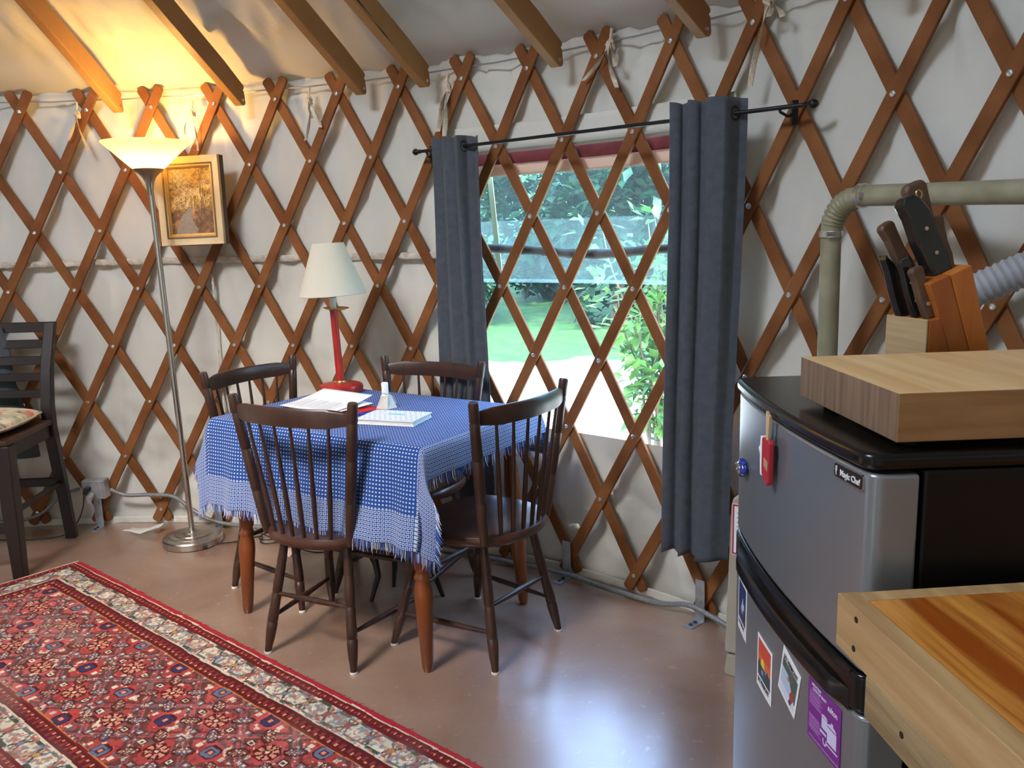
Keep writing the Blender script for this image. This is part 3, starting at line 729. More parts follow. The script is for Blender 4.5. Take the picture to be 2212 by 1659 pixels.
# ------------------------------------------------------------------ spindle-back chairs
def windsor():
    t=thing('spindle_back_chair','x','chair',(0,0,0))
    SZ=.44
    # seat
    mb=MB(); n=48; pts=[]
    for i in range(n):
        a=2*PI*i/n; c_,s_=math.cos(a),math.sin(a)
        e=2.3 if s_<0 else 3.2
        rr=1/((abs(c_)**e+abs(s_)**e)**(1/e)); x=.212*rr*c_*(1.0 if s_>0 else 1.0); y=.178+.205*rr*s_
        pts.append((x,y))
    rings=[(.90,SZ-.040),(.97,SZ-.034),(1.0,SZ-.022),(1.0,SZ-.010),(.975,SZ-.001),(.94,SZ),(.80,SZ-.003),(.5,SZ-.009),(.2,SZ-.011)]
    vs=[];fs=[]
    for k_,z in rings:
        for x,y in pts: vs.append((x*k_,.178+(y-.178)*k_,z))
    for i in range(len(rings)-1):
        for j in range(n): a=i*n+j;b_=i*n+(j+1)%n; fs.append((a,b_,b_+n,a+n))
    fs.append(tuple(range(n-1,-1,-1))); fs.append(tuple((len(rings)-1)*n+j for j in range(n)))
    mb.add(vs,fs).build('seat',M_seat,t,smooth=50)
    def turned(p0,p1,prof_,n=12):
        p0,p1=Vector(p0),Vector(p1); return MB().tube([p0+(p1-p0)*s for s,_ in prof_],[r for _,r in prof_],n)
    legp=[(0,.0115),(.06,.0125),(.10,.0150),(.19,.0175),(.245,.0178),(.25,.0160),(.258,.0160),(.263,.0178),(.33,.0172),(.44,.0160),(.49,.0158),(.495,.0142),(.505,.0142),(.51,.0160),(.60,.0165),(.72,.0160),(.735,.0150),(.745,.0150),(.76,.0160),(.88,.0140),(1.0,.0115)]
    feet={}
    for nm,(fx,fy),(tx,ty) in (('rl',(-.177,0),(-.125,.075)),('rr',(.177,0),(.125,.075)),('fl',(-.223,.406),(-.150,.315)),('fr',(.223,.406),(.150,.315))):
        p0=Vector((fx,fy,.006)); p1=Vector((tx,ty,SZ-.030)); feet[nm]=(p0,p1)
        leg=turned(p0,p1,legp,16).build('leg',M_chair,t,smooth=60)
        MB().lathe([(.0125,0),(.0135,.003),(.0125,.008)],16,origin=(fx,fy,0)).build('foot_pad',M_white,leg)
    def at(nm,z):
        p0,p1=feet[nm]; return p0+(p1-p0)*((z-p0.z)/(p1.z-p0.z))
    sp=[(0,.006),(.08,.007),(.3,.0095),(.5,.0105),(.7,.0095),(.92,.007),(1,.006)]
    for a,b_,z0,z1 in (('rl','rr',.205,.205),('rl','fl',.125,.115),('rr','fr',.125,.115),('fl','fr',.245,.245)):
        turned(at(a,z0),at(b_,z1),sp,10).build('stretcher',M_chair,t,smooth=60)
    pp=[(0,.0120),(.08,.0150),(.20,.0165),(.30,.0172),(.305,.0160),(.315,.0160),(.32,.0172),(.48,.0180),(.6,.0172),(.605,.0160),(.612,.0160),(.617,.0172),(.80,.0170),(.86,.0168),(.865,.0155),(.872,.0155),(.877,.0168),(.985,.0165),(1,.0140)]
    PB,PT=(.168,.035),(.238,.0)
    for s in (-1,1):
        turned((s*PB[0],PB[1],SZ-.02),(s*PT[0],PT[1],.888),pp,16).build('back_post',M_chair,t,smooth=60)
    # crest rail: curved board between the posts
    ns=28; vs=[];fs=[]
    for i in range(ns):
        u=-1+2*i/(ns-1); x=u*.228; y=.003-.052*(1-u*u)
        hgt=.029*(1-.35*max(0,abs(u)-.72)/.28); zc=.836+.003*(1-u*u)
        tk=.0095
        nrm=Vector((2*.052*u/.228*-1,-1,0)).normalized()
        for (dz,o_) in ((-hgt,-tk),(-hgt,tk),(-hgt*.2,tk*1.1),(hgt*.8,tk),(hgt,tk*.5),(hgt,-tk*.5),(hgt*.8,-tk),(-hgt*.2,-tk*1.1)):
            vs.append((x+nrm.x*o_,y+nrm.y*o_,zc+dz))
    for i in range(ns-1):
        for j in range(8): a=i*8+j;b_=i*8+(j+1)%8; fs.append((a,b_,b_+8,a+8))
    fs.append(tuple(range(7,-1,-1))); fs.append(tuple((ns-1)*8+j for j in range(8)))
    MB().add(vs,fs).build('crest_rail',M_chair,t,smooth=50)
    spp=[(0,.0065),(.10,.0078),(.35,.0085),(.36,.0085),(.6,.0068),(1,.0050)]
    for i in range(6):
        u=(-1+2*(i+1)/7); xb=u*.158; xt=u*.224
        yb=.030-.040*(1-(u)**2); yt=.003-.052*(1-u*u)
        turned((xb,yb,SZ-.005),(xt,yt,.815),spp,10).build('spindle',M_chair,t,smooth=60)
    return t
w0=windsor()
def place(o,mid,fwd,label):
    o.location=(mid[0],mid[1],0); o.rotation_euler=(0,0,math.atan2(fwd[1],fwd[0])-PI/2); o['label']=label; o['group']='spindle-back dining chairs around the table'
chairs=[((1.365,2.213),(.44,.90),'dark spindle-back chair nearest the camera, standing at the long fringed side of the table'),
 ((2.086,2.252),(-.79,.61),'dark spindle-back chair at the right end of the table, its bare seat in view'),
 ((1.005,2.995),(.869,-.495),'dark spindle-back chair at the left end of the table beside the floor lamp'),
 ((1.735,2.985),(-.50,-.866),'dark spindle-back chair behind the table in front of the left curtain')]
allc=[w0]+[copytree(w0) for _ in range(3)]
for o,(mid,fw,lb) in zip(allc,chairs): place(o,mid,fw,lb)

# ------------------------------------------------------------------ table items
def T2W(u,v,z=0):
    c_,s_=math.cos(TA),math.sin(TA); return Vector((T0.x+u*c_-v*s_,T0.y+u*s_+v*c_,z))
ZT=TZ+.007
lp=thing('table_lamp','red candlestick table lamp with a cream cone shade standing on the blue cloth','lamp',(1.357,3.035,ZT))
MB().lathe([(.083,0),(.088,.004),(.089,.020),(.086,.029),(.078,.034),(.030,.038),(.026,.040)],48).build('base',M_red,lp)
MB().lathe([(.030,.0385),(.030,.0415),(.019,.042),(.017,.046)],24).build('brass_collar',M_brass,lp)
MB().lathe([(.0165,.041),(.0155,.07),(.0145,.30),(.0148,.335),(.0165,.338)],24,origin=(0,0,0),M=Matrix.Rotation(math.radians(-2.0),3,'Y')).build('stem',M_red,lp)
tl=Vector((-.012,0,0))
MB().lathe([(.018,.336),(.030,.336),(.046,.340),(.052,.344),(.051,.345),(.045,.342),(.02,.341)],40,origin=tl,M=Matrix.Rotation(math.radians(2),3,'Y')).build('drip_pan',M_brass,lp)
MB().lathe([(.0135,.341),(.0135,.385)],24,origin=tl).build('candle_tube',mat('white_tube',(.7,.72,.72),.3),lp)
MB().lathe([(.0150,.385),(.0150,.392),(.012,.396),(.012,.41),(.004,.415)],20,origin=tl).build('socket',mat('socket_brown',(.08,.05,.03),.5),lp)
shm,n,l,b,o=newmat('cream_shade'); n.remove(b)
tt_=n.new('ShaderNodeBsdfTranslucent'); tt_.inputs[0].default_value=(.80,.76,.60,1); dd=n.new('ShaderNodeBsdfDiffuse'); dd.inputs[0].default_value=(.80,.77,.64,1)
mm=n.new('ShaderNodeMixShader'); mm.inputs[0].default_value=.75; l.new(tt_.outputs[0],mm.inputs[1]); l.new(dd.outputs[0],mm.inputs[2]); l.new(mm.outputs[0],o.inputs[0])
Mt=Matrix.Rotation(math.radians(-2.2),3,'Y')
o=MB().lathe([(.133,.395),(.1335,.398),(.062,.598),(.0625,.601)],56,origin=tl+Vector((.018,0,0)),M=Mt,capb=False,capt=False).build('shade',shm,lp,smooth=60); solid(o,.0015)

# papers
M_print=None
def printed(name,nx,ny,fn,rough=.7):
    return None
def sheet(label,u,v,ang,w,h,z,m,lines=True,lift=.0,root=None,name='paper_sheet'):
    t=root or thing(name,label,'paper',T2W(u,v,z),TA+ang)
    nx=ny=14; X=np.zeros((nx,ny,3))
    for i in range(nx):
        for j in range(ny):
            a,b_=i/(nx-1)-.5,j/(ny-1)-.5; X[i,j]=(a*w,b_*h,.0008+lift*(a+.5)**2+.001*vn(np.array(a*3+z*100),np.array(b_*3+4.)))
    o=grid('page',X,m,t); solid(o,.0005)
    if lines:
        mb=MB()
        for i in range(20):
            y=h*(.42-.042*i); L=w*(.80 if i%6 else .4); 
            mb.add([(-w*.40,y-.0014,.0022),(-w*.40+L,y-.0014,.0022+lift*.5),(-w*.40+L,y+.0012,.0022+lift*.5),(-w*.40,y+.0012,.0022)],[(0,1,2,3)])
        mb.build('print_lines',mat('grey_print',(.5,.5,.52),.8),t,smooth=0)
    return t
M_folder=mat('red_folder',(.55,.03,.035),.5)
sheet('red paper folder lying under the printed sheets on the table',-.175,-.035,math.radians(80),.230,.300,ZT+.001,M_folder,False,name='paper_folder')
sheet('topmost printed white sheet on the stack beside the red lamp',-.232,-.012,math.radians(85),.216,.279,ZT+.0085,M_paper,True,.030)
sheet('printed white sheet lying slightly turned under the topmost one',-.215,-.02,math.radians(77),.216,.279,ZT+.005,M_paper,False,.010)
# pen
tag(MB().tube([T2W(-.045,-.10,ZT+.006),T2W(.045,-.05,ZT+.006)],[.0045,.0045],10).build('pen',mat('blue_pen',(.02,.03,.35),.3)),'blue pen lying on the cloth beside the papers','pen')
# book
bk=thing('notebook','white patterned hardcover notebook with a small teal label lying on the cloth','book',T2W(.165,-.085,ZT),TA+math.radians(14))
BW,BH,BT=.215,.150,.018
MB().box((0,0,BT/2),(BW-.006,BH-.006,BT-.004)).build('pages',mat('page_block',(.80,.77,.68),.8,0,(.65,.62,.54),(1,1,60),30),bk)
def bookcover():
    nx,ny=160,112; U,V_=np.meshgrid(np.linspace(0,1,nx),np.linspace(0,1,ny),indexing='ij')
    col=np.ones((nx,ny,3))*np.array([.80,.83,.86])
    gx=U*11; gy=V_*8; row=np.floor(gy); fx=(gx+.5*(row%2))%1; fy=gy%1
    d=(((fx-.5)/.30)**2+((fy-.5)/.22)**2)<1; pal=np.array([[.45,.50,.62],[.62,.42,.48],[.38,.52,.58],[.60,.60,.68]])
    ci=(np.floor(gx+.5*(row%2))*3+row*2).astype(int)%4; col=np.where(d[...,None],pal[ci],col)
    lab=(np.abs(U-.5)<.15)&(np.abs(V_-.62)<.07); col=np.where(lab[...,None],np.array([.25,.60,.66]),col)
    X=np.stack([(U-.5)*BW,(V_-.5)*BH,0*U+BT+.0004],-1)
    o=grid('cover',X,attrmat('book_cover_print',rough=.4),bk,col=col,smooth=False)
    MB().box((0,0,BT-.0015),(BW,BH,.003)).build('cover_board',M_paper,bk); MB().box((0,0,.0015),(BW,BH,.003)).build('back_board',M_paper,bk)
    MB().box((-BW/2+.0015,0,BT/2),(.003,BH,BT-.002)).build('spine',M_paper,bk)
bookcover()
bt=thing('small_bottle','small white bottle with a folded paper card tied to its neck','bottle',T2W(.0,.06,ZT))
MB().lathe([(.016,0),(.018,.003),(.018,.045),(.012,.055),(.0105,.06)],24).build('body',mat('bottle_white',(.75,.75,.75),.35),bt)
MB().lathe([(.0125,.060),(.0125,.094),(.011,.0965)],24).build('cap',M_paper,bt)
mb=MB(); mb.add([(-.035,-.012,.0),(-.012,-.019,.050),(.012,-.019,.050),(.008,-.02,.0),(.008,-.02,.0),(.012,-.019,.050),(.020,.004,.05),(.040,.012,.0)],[(0,1,2,3),(4,5,6,7)])
o=mb.build('folded_card',mat('cream_card',(.78,.74,.62),.8),bt,smooth=0); solid(o,.0006)
mb=MB(); mb.tube([(.0135*math.cos(a),.0135*math.sin(a),.057+.003*math.sin(2*a)) for a in np.linspace(0,2*PI,20)],.0012,5,cap=False); mb.tube([(.012,-.006,.057),(.03,-.01,.045),(.038,-.004,.02),(.03,.006,.008)],.001,5); mb.build('string',M_tie,bt)

# low dark stool with papers under the table
st=thing('low_stool','low black stool with magazines on it standing under the table','stool',T2W(.02,.10,0),TA+.1)
MB().box((0,0,.205),(.24,.16,.02)).build('top',M_blackm,st,bevel=.003)
for sx in(-1,1):
    for sy in(-1,1):
        MB().tube([(sx*.115,sy*.075,0),(sx*.09,sy*.055,.10),(sx*.10,sy*.065,.195)],[.008,.011,.014],8).build('leg',M_blackm,st)
for i,(cc,lb) in enumerate((((.55,.50,.35),'pale yellow magazine at the bottom of the pile on the low stool'),((.35,.16,.07),'brown magazine in the middle of the pile on the low stool'),((.60,.62,.60),'grey-white magazine topmost on the low stool'))):
    o=MB().box((0,0,0),(.20,.15,.008)).build('magazine',mat('magazine_%d'%i,cc,.4),smooth=0); p=T2W(.02+.01*i,.10-.01*i,.2195+.0085*i); o.location=p; o.rotation_euler=(0,0,TA+.1+.06*i); tag(o,lb,'magazine','magazines under the table')

# ------------------------------------------------------------------ tall dark chair at the left edge
tc_=thing('slat_back_chair','tall dark slat-back wooden chair with a flowered cushion cut off by the left edge','chair',(-.285,3.20,0),math.radians(4))
# local: +x right (towards camera right), y back positive
def bx(name,c_,s_,m,rot=None,bev=.004,parent=tc_): return MB().box(c_,s_,rot).build(name,m,parent,smooth=0,bevel=bev)
XW=.235
for s in (-1,1):
    # rear leg with backrest post: bent prism
    path=[(.275,0),(.235,.30),(.195,.56),(.20,.66),(.235,.82),(.325,1.03)]
    def hw(i): return [.017,.020,.024,.022,.019,.016][i]
    vs=[];fs=[]
    for i,(y,z) in enumerate(path):
        for dx,dy in ((-.024,-hw(i)),(.024,-hw(i)),(.024,hw(i)),(-.024,hw(i))): vs.append((s*XW+dx,y+dy,z))
    for i in range(len(path)-1):
        for j in range(4): fs.append((i*4+j,i*4+(j+1)%4,i*4+4+(j+1)%4,i*4+4+j))
    fs+=[(3,2,1,0),(20,21,22,23)]
    MB().add(vs,fs).build('rear_leg',M_espresso,tc_,smooth=25,bevel=.004)
    vs=[];fs=[]
    for z,h,y in ((0,.023,-.215),(.30,.029,-.212),(.575,.032,-.21)):
        for dx,dy in ((-h,-h),(h,-h),(h,h),(-h,h)): vs.append((s*XW+dx,y+dy,z))
    for i in range(2):
        for j in range(4): fs.append((i*4+j,i*4+(j+1)%4,i*4+4+(j+1)%4,i*4+4+j))
    fs+=[(3,2,1,0),(8,9,10,11)]
    MB().add(vs,fs).build('front_leg',M_espresso,tc_,smooth=25,bevel=.004)
    MB().tube([(s*XW,-.20,.285),(s*XW,.225,.285)],.015,4).build('side_stretcher',M_espresso,tc_,smooth=0)
    bx('side_apron',(s*XW,-.01,.545),(.022,.37,.06),M_espresso)
bx('front_apron',(0,-.215,.545),(2*XW-.04,.022,.06),M_espresso); bx('rear_apron',(0,.18,.545),(2*XW-.04,.022,.06),M_espresso)
bx('foot_rail',(0,-.21,.22),(2*XW-.04,.02,.04),M_espresso); bx('foot_rail',(0,.235,.29),(2*XW-.04,.02,.04),M_espresso)
mb=MB(); mb.prism([(-.265,-.245),(.265,-.245),(.262,.165),(.213,.165),(.213,.205),(-.213,.205),(-.213,.165),(-.262,.165)],lambda a,b_,t:Vector((a,b_,t)),.577,.60); mb.build('seat',M_espseat,tc_,smooth=0,bevel=.006,bseg=3)
def ypost(z):
    zz=[.66,.82,1.03]; return float(np.interp(z,zz,[.20,.235,.325]))
for z0,z1 in ((.985,1.03),(.915,.952),(.842,.880),(.770,.806),(.695,.730)):
    zc=(z0+z1)/2; mb=MB(); ns=12; vs=[];fs=[]
    for i in range(ns):
        u=-1+2*i/(ns-1); x=u*(XW-.01); yy=.018*(1-u*u)
        for (z,o_) in ((z0,-.008),(z0,.008),(z1,.008),(z1,-.008)): vs.append((x,ypost(z)+yy+o_,z))
    for i in range(ns-1):
        for j in range(4): fs.append((i*4+j,i*4+(j+1)%4,i*4+4+(j+1)%4,i*4+4+j))
    fs+=[(3,2,1,0),(ns*4-4,ns*4-3,ns*4-2,ns*4-1)]
    MB().add(vs,fs).build('back_slat',M_espresso,tc_,smooth=30,bevel=.003)
# cushion (lies on the seat)
def cushion():
    nx=90; U,V_=np.meshgrid(np.linspace(-1,1,nx),np.linspace(-1,1,nx),indexing='ij')
    root=thing('seat_cushion','cream cushion with faded red flowers lying on the tall dark chair','cushion',(-.280,3.165,.60),math.radians(4))
    prof_=(np.clip(1-np.abs(U)**3.5,0,1)*np.clip(1-np.abs(V_)**3.5,0,1))**.45
    n=fbm(U*3+5,V_*3+5,3)
    X=.236*U*(1-.07*V_**2); Y=.212*V_*(1-.07*U**2)
    zt=.036+.044*prof_+.006*(n-.5); zb=.036-.035*prof_
    a=fbm(U*2.2+3,V_*2.2+8,3); b_=fbm(U*3+13,V_*3+1,3); c_=fbm(U*9+1,V_*9+4,3)
    col=np.ones((nx,nx,3))*np.array([.70,.60,.42])
    def mix(col,m,cc): m=m[...,None]; return col*(1-m)+np.array(cc)*m
    col=mix(col,sstep(.50,.56,c_)*.6,(.45,.40,.22)); col=mix(col,sstep(.55,.60,b_)*.7,(.35,.40,.25)); col=mix(col,sstep(.56,.62,a),(.62,.22,.13)); col=mix(col,sstep(.64,.68,a),(.70,.42,.30)); col=mix(col,sstep(.66,.7,c_)*.8,(.18,.13,.14))
    m=attrmat('cushion_print',rough=.95,bump=.2,bscale=400)
    Xt=np.stack([X,Y,zt],-1); Xb=np.stack([X,Y,zb],-1)
    grid('top_panel',Xt,m,root,col=col); grid('bottom_panel',Xb[::-1],m,root,col=col[::-1])
    edge=[]; 
    for i in range(nx): edge.append(Xt[i,0])
    for i in range(nx): edge.append(Xt[-1,i])
    for i in range(nx-1,-1,-1): edge.append(Xt[i,-1])
    for i in range(nx-1,-1,-1): edge.append(Xt[0,i])
    e2=[edge[i] for i in range(0,len(edge),3)]; e2.append(e2[0])
    MB().tube(e2,.0045,6,cap=False).build('piping',mat('piping_cream',(.66,.55,.38),.9),root)
cushion()
# dark jacket/bag hanging behind the chair
mb=MB(); bg=thing('dark_cushion','dark blue-grey fabric bag hanging on the lattice behind the tall chair','bag',(-.40,3.50,.40))
nx=40; U,V_=np.meshgrid(np.linspace(-1,1,nx),np.linspace(0,1,nx),indexing='ij')
w=.115+.05*(1-V_)+.01*np.sin(V_*9)
for sgn,nm in ((-1,'front_panel'),(1,'back_panel')):
    X=np.stack([U*w+.06*(1-V_),sgn*.045*np.sqrt(np.clip(1-U**2,0,1))*(1-.5*V_)+.01*(fbm(U*3,V_*5,3)-.5),V_*.62],-1)
    grid(nm,X if sgn<0 else X[::-1],mat('slate_fabric',(.045,.058,.07),.9,0,(.07,.085,.10),(1,1,1),12,.4,60),bg)
MB().tube([(-.05,.0,.60),(-.02,.05,.72),(.03,.05,.72),(.06,0,.60)],.006,8).build('handle',MATS['slate_fabric'],bg)
bg.name='fabric_bag'
tag(MB().tube([cyl(-1.45,R-.004,1.742),cyl(-1.45,R-.03,1.74),cyl(-1.45,R-.035,1.755)],.004,8).build('wall_hook',M_iron),'small black hook on the lattice at the far left edge','hook')

# ------------------------------------------------------------------ rug
def rug():
    c0=np.array([.132,3.151]); u=np.array([.765,-.644]); u/=np.hypot(*u); v=np.array([-.644,-.765]); v/=np.hypot(*v)
    L,W=2.9,.80
    nl,nw=1180,326
    A,B=np.meshgrid(np.linspace(0,L,nl),np.linspace(0,W,nw),indexing='ij')  # A along, B across from the near-wall long edge
    col=np.zeros((nl,nw,3)); 
    q=.0042; wa=.010*(fbm(A*11,B*11,3)-.5); wb=.010*(fbm(A*11+50,B*11+20,3)-.5); a=np.floor((A+wa)/q)*q; b=np.floor((B+wb)/q)*q      # knots
    wob=.003*(fbm(A*9,B*9,2)-.5)*2
    d_side=np.minimum(b,W-b)+wob; d_end=np.minimum(a,L-a)+.01
    d=np.minimum(d_side,d_end)
    n1=fbm(A*3,B*3,3); 
    field=np.array([.44,.065,.058])*(1+.5*(n1[...,None]-.5))+np.array([.07,.045,.045])*sstep(.50,.64,n1)[...,None]
    col[:]=field
    def put(mask,c_,al=1.): 
        m=(mask.astype(float)*al)[...,None]; col[:]=col*(1-m)+np.array(c_)*m
    ivory=(.66,.60,.44); dkbr=(.085,.018,.016); brown=(.14,.05,.04); navy=(.035,.05,.13); blue=(.13,.22,.33); salmon=(.66,.30,.19); green=(.06,.085,.06); maroon=(.17,.02,.022); orange=(.62,.26,.06); grey=(.22,.22,.24); cream=(.72,.62,.45)
    # field motifs on a half-drop lattice
    px_,py_=.25,.185
    ga=a/px_; gb=(b-W/2)/py_
    for (oa,ob) in ((0,0),(.5,.5)):
        ia=np.floor(ga+oa); ib=np.floor(gb+ob); fa=(ga+oa-ia-.5)*px_; fb=(gb+ob-ib-.5)*py_
        r=np.hypot(fa,fb*1.15); ang=np.arctan2(fb,fa); odd=(ia+ib)%2
        # diamond trellis lines
        dm=np.abs(fa)/px_+np.abs(fb)/py_
        put((dm>.30)&(dm<.50)&(fbm(A*30+ob*9,B*30,3)>.54),brown,.8); put((dm>.22)&(dm<.50)&(fbm(A*44+ob*9,B*44+7,2)>.66),(.12,.11,.12),.8); put((dm>.22)&(dm<.50)&(fbm(A*60+ob*9,B*60+7,2)>.70),cream,.85)
        put((np.abs(dm-.40)<.035),brown,.85)
        put((np.abs(dm-.46)<.012),grey,.6)
        # rosette
        rr=r*1.22*(1+.06*np.cos(8*ang))
        if oa==0:
            put(rr<.050,dkbr,.95); put((rr<.044),salmon); put((rr<.044)&(np.cos(8*ang)<-.3)&(rr>.020),dkbr); put(rr<.018,maroon); put(rr<.008,cream)
            put((np.abs(np.abs(fa)-.074)<.013)&(np.abs(fb)<.012),dkbr); put((np.abs(np.abs(fa)-.074)<.010)&(np.abs(fb)<.009),cream); put((np.abs(np.abs(fa)-.074)<.005)&(np.abs(fb)<.004),green)
        else:
            sq=np.maximum(np.abs(fa),np.abs(fb)*1.05); rd=np.abs(fa)+np.abs(fb)
            put((sq<.028)&(rd<.043),dkbr); put((sq<.023)&(rd<.036),blue,.8); put((sq<.023)&(rd<.036)&(odd==0),navy); put((sq<.012),maroon); put(sq<.007,salmon)
            put((np.abs(np.abs(fa)-.055)<.008)&(np.abs(fb)<.009),cream)
        for sx in (-1,1):
            for sy in (-1,1):
                lx_,ly_=fa-sx*.064,fb-sy*.045; e=(lx_*.8+sx*sy*ly_*.6); g=(-lx_*sx*sy*.6+ly_*.8)
                leaf=(e/.033)**2+(g/.0165)**2
                cc=(.10,.09,.13) if (sx>0)==(oa==0) else brown
                put(leaf<1.1,dkbr,.95); put(leaf<.72,cc); put((leaf<.68)&(np.sin(e*420)>.35)&(np.sin(g*500+1)>0),cream,.9); put((leaf<.5)&(np.sin(e*420)<-.5),(.45,.20,.14),.8)
        put((np.abs(np.abs(fb)-.072)<.011)&(np.abs(fa)<.014),dkbr,.9); put((np.abs(np.abs(fb)-.072)<.008)&(np.abs(fa)<.010),grey,.9); put((np.abs(np.abs(fb)-.072)<.003)&(np.abs(fa)<.004),cream)
    put((fbm(A*70+9,B*70,2)>.68),dkbr,.35)
    # inner guard
    g0=.185
    s=np.where(d_side<d_end,a,b)      # coordinate running along the border
    put(d<g0+.010,orange,.75); put(d<g0+.006,maroon); put((d<g0)&(d>g0-.042),dkbr); put((d<g0)&(d>g0-.042),maroon,.35)
    put((d<g0-.010)&(d>g0-.032)&(((s/.030)%1)<.42),(.26,.04,.035)); put((np.abs(d-g0+.012)<.005)&(((s/.030+.5)%1)<.25),salmon); put((np.abs(d-g0+.030)<.004)&(((s/.030+.2)%1)<.2),(.05,.04,.06))
    put((np.abs(d-g0+.046)<.0035),cream,.9)
    # ivory main border
    m1,m0=g0-.048,.052; mc=(m0+m1)/2; band=(d<m1)&(d>m0); put(band,ivory); put(band&(fbm(A*40,B*40,2)>.62),(.80,.74,.58),.8)
    put(band&(fbm(A*95,B*95,2)>.63),(.13,.14,.11),.7); put(band&(fbm(A*80+60,B*80,2)>.67),(.42,.09,.07),.75); put(band&(fbm(A*80,B*80+60,2)>.69),(.20,.25,.36),.75)
    P=.19; ph=(s/P)%1; tri=np.abs(ph-.5)*4-1       # -1..1
    dd=(d-mc)/((m1-m0)/2)
    z1=np.clip(tri*1.7,-.80,.80)
    put(band&(np.abs(dd-z1)<.15),green); put(band&(np.abs(dd+z1)<.11),(.10,.11,.09),.9)
    p2=(s/P*2)%1; fx=(p2-.5)*P/2; fy=(d-mc); al=(np.floor(s/P*2)%2)
    hexm=np.maximum(np.abs(fx)*.9,np.abs(fy))
    fl_=np.hypot(fx*1.0,fy)
    cyc=np.floor(s/P*2).astype(int)%4; pal=np.array([(.40,.05,.05),(.16,.20,.32),(.50,.28,.08),(.35,.07,.09)])
    put(band&(fl_<.013)&(fl_>.0),dkbr,.7); mk=(band&(fl_<.0095)).astype(float)[...,None]; col[:]=col*(1-mk)+pal[cyc]*mk
    put(band&(np.abs(np.abs(fx)-np.abs(fy)*.9)<.0028)&(fl_<.031)&(fl_>.014),dkbr,.8)
    put(band&(np.abs(np.abs(fy)-.030)<.004)&(np.abs(fx)<.012),(.45,.08,.06),.85); put(band&(np.abs(np.abs(fy)-.030)<.003)&(np.abs(np.abs(fx)-.020)<.004),blue,.9)
    put(band&(np.abs(fx)<.003)&(fl_<.030)&(fl_>.013),green,.8); put(band&(fbm(A*45+3,B*45,2)>.66),(.42,.16,.10),.6); put(band&(fbm(A*38+30,B*38,2)>.68),(.20,.22,.24),.6)
    put((np.abs(d-m0)<.003),maroon)
    # outer guard
    put((d<m0-.002)&(d>.018),dkbr); put((d<m0-.002)&(d>.018),(.20,.02,.022),.45); put((d<m0-.012)&(d>.028)&((((s+d)/.026)%1)<.28),(.34,.05,.04)); put((np.abs(d-.036)<.004)&(((s/.026)%1)<.16),salmon)
    put((np.abs(d-.0165)<.0028),cream,.9)
    sel=(d_side<.0145); put(sel,(.42,.028,.04))
    put((d_end<.026)&(d_end<=d_side+.02),(.40,.05,.045)); put((d_end<.016),cream)
    # wear
    wear=sstep(.55,.7,fbm(A*1.6+4,B*6+2,4)); col[:]=col*(1-.28*wear[...,None])+np.array([.36,.24,.20])*.28*wear[...,None]
    col*= (1+.22*(rng.rand(nl,nw)-.5))[...,None]
    edge=.006*(fbm(A*14,0*A+3,3)-.5)
    Xp=c0[0]+u[0]*A+v[0]*(B+edge*(1-2*B/W)); Yp=c0[1]+u[1]*A+v[1]*(B+edge*(1-2*B/W))
    Zp=.0065+.002*fbm(A*3,B*3,2)
    X=np.stack([Xp,Yp,Zp],-1)
    root=thing('persian_rug','long red and ivory patterned oriental runner rug on the floor at lower left','rug',(c0[0],c0[1],0))
    X[...,0]-=c0[0]; X[...,1]-=c0[1]
    o=grid('pile',X,attrmat('wool_pile',rough=1,spec=.05,bump=.5,bscale=500),root,col=np.clip(col,0,1))
    s_=o.modifiers.new('solid','SOLIDIFY'); s_.thickness=.006; s_.offset=-1
    # ragged selvedge threads
    for nm,m,rgn in (('red_edge_fringe',mat('red_wool',(.42,.03,.04),.95),0),('white_end_fringe',mat('ivory_wool',(.68,.60,.46),.95),1)):
        mb=MB()
        n=1500 if rgn==0 else 330
        for i in range(n):
            if rgn==0:
                side=i%2; s1=rng.rand()*L; p=u*s1+v*(W*side+(.0)); dr=v*(1 if side else -1); ln=.004+.010*rng.rand()
            else:
                p=v*rng.rand()*W; dr=-u; ln=.006+.016*rng.rand()
            dj=dr+(rng.rand(2)-.5)*1.1
            mb.tube([(p[0],p[1],.005),(p[0]+dj[0]*ln*.5,p[1]+dj[1]*ln*.5,.006),(p[0]+dj[0]*ln,p[1]+dj[1]*ln,.0025)],[.0018,.0016,.0008],3,cap=False)
        fo=mb.build(nm,m,root,smooth=80); fo['kind']='stuff'
rug()

# ------------------------------------------------------------------ fridge
FX,FY,FR=2.425,.478,math.radians(.9)       # near front corner, rotation
FW,FD,FT,FB=.480,.50,1.14,.285
fr=thing('small_fridge','compact two-door fridge with silver curved doors and black sides and top','fridge',(FX,FY,FB),FR)
# local: y 0..FW (away from camera), x 0 front .. FD back
BUL=.016
def fxs(y): return -BUL*(1-((y-FW/2)/(FW/2))**2)
M_silver=mat('silver_door',(.25,.275,.285),.30,.6,(.28,.305,.315),(1,1,1),3,.02,400)
def door_profile(t0=.0,thick=.05,rc=.014,inset=0):
    pts=[]
    ys=np.linspace(rc,FW-rc,24)
    y0=inset; y1=FW-inset
    pts.append((thick,y0)); pts.append((rc*1.1,y0))
    for a in np.linspace(.15,1,5):
        t=a*PI/2; pts.append((rc-rc*math.sin(t)+fxs(rc)*a, y0+rc-rc*math.cos(t)))
    for y in ys[1:-1]: pts.append((fxs(y),y))
    for a in np.linspace(0,.85,5):
        t=(1-a)*PI/2; pts.append((rc-rc*math.sin(t)+fxs(rc)*(1-a), y1-rc+rc*math.cos(t)))
    pts.append((rc*1.1,y1)); pts.append((thick,y1))
    return pts
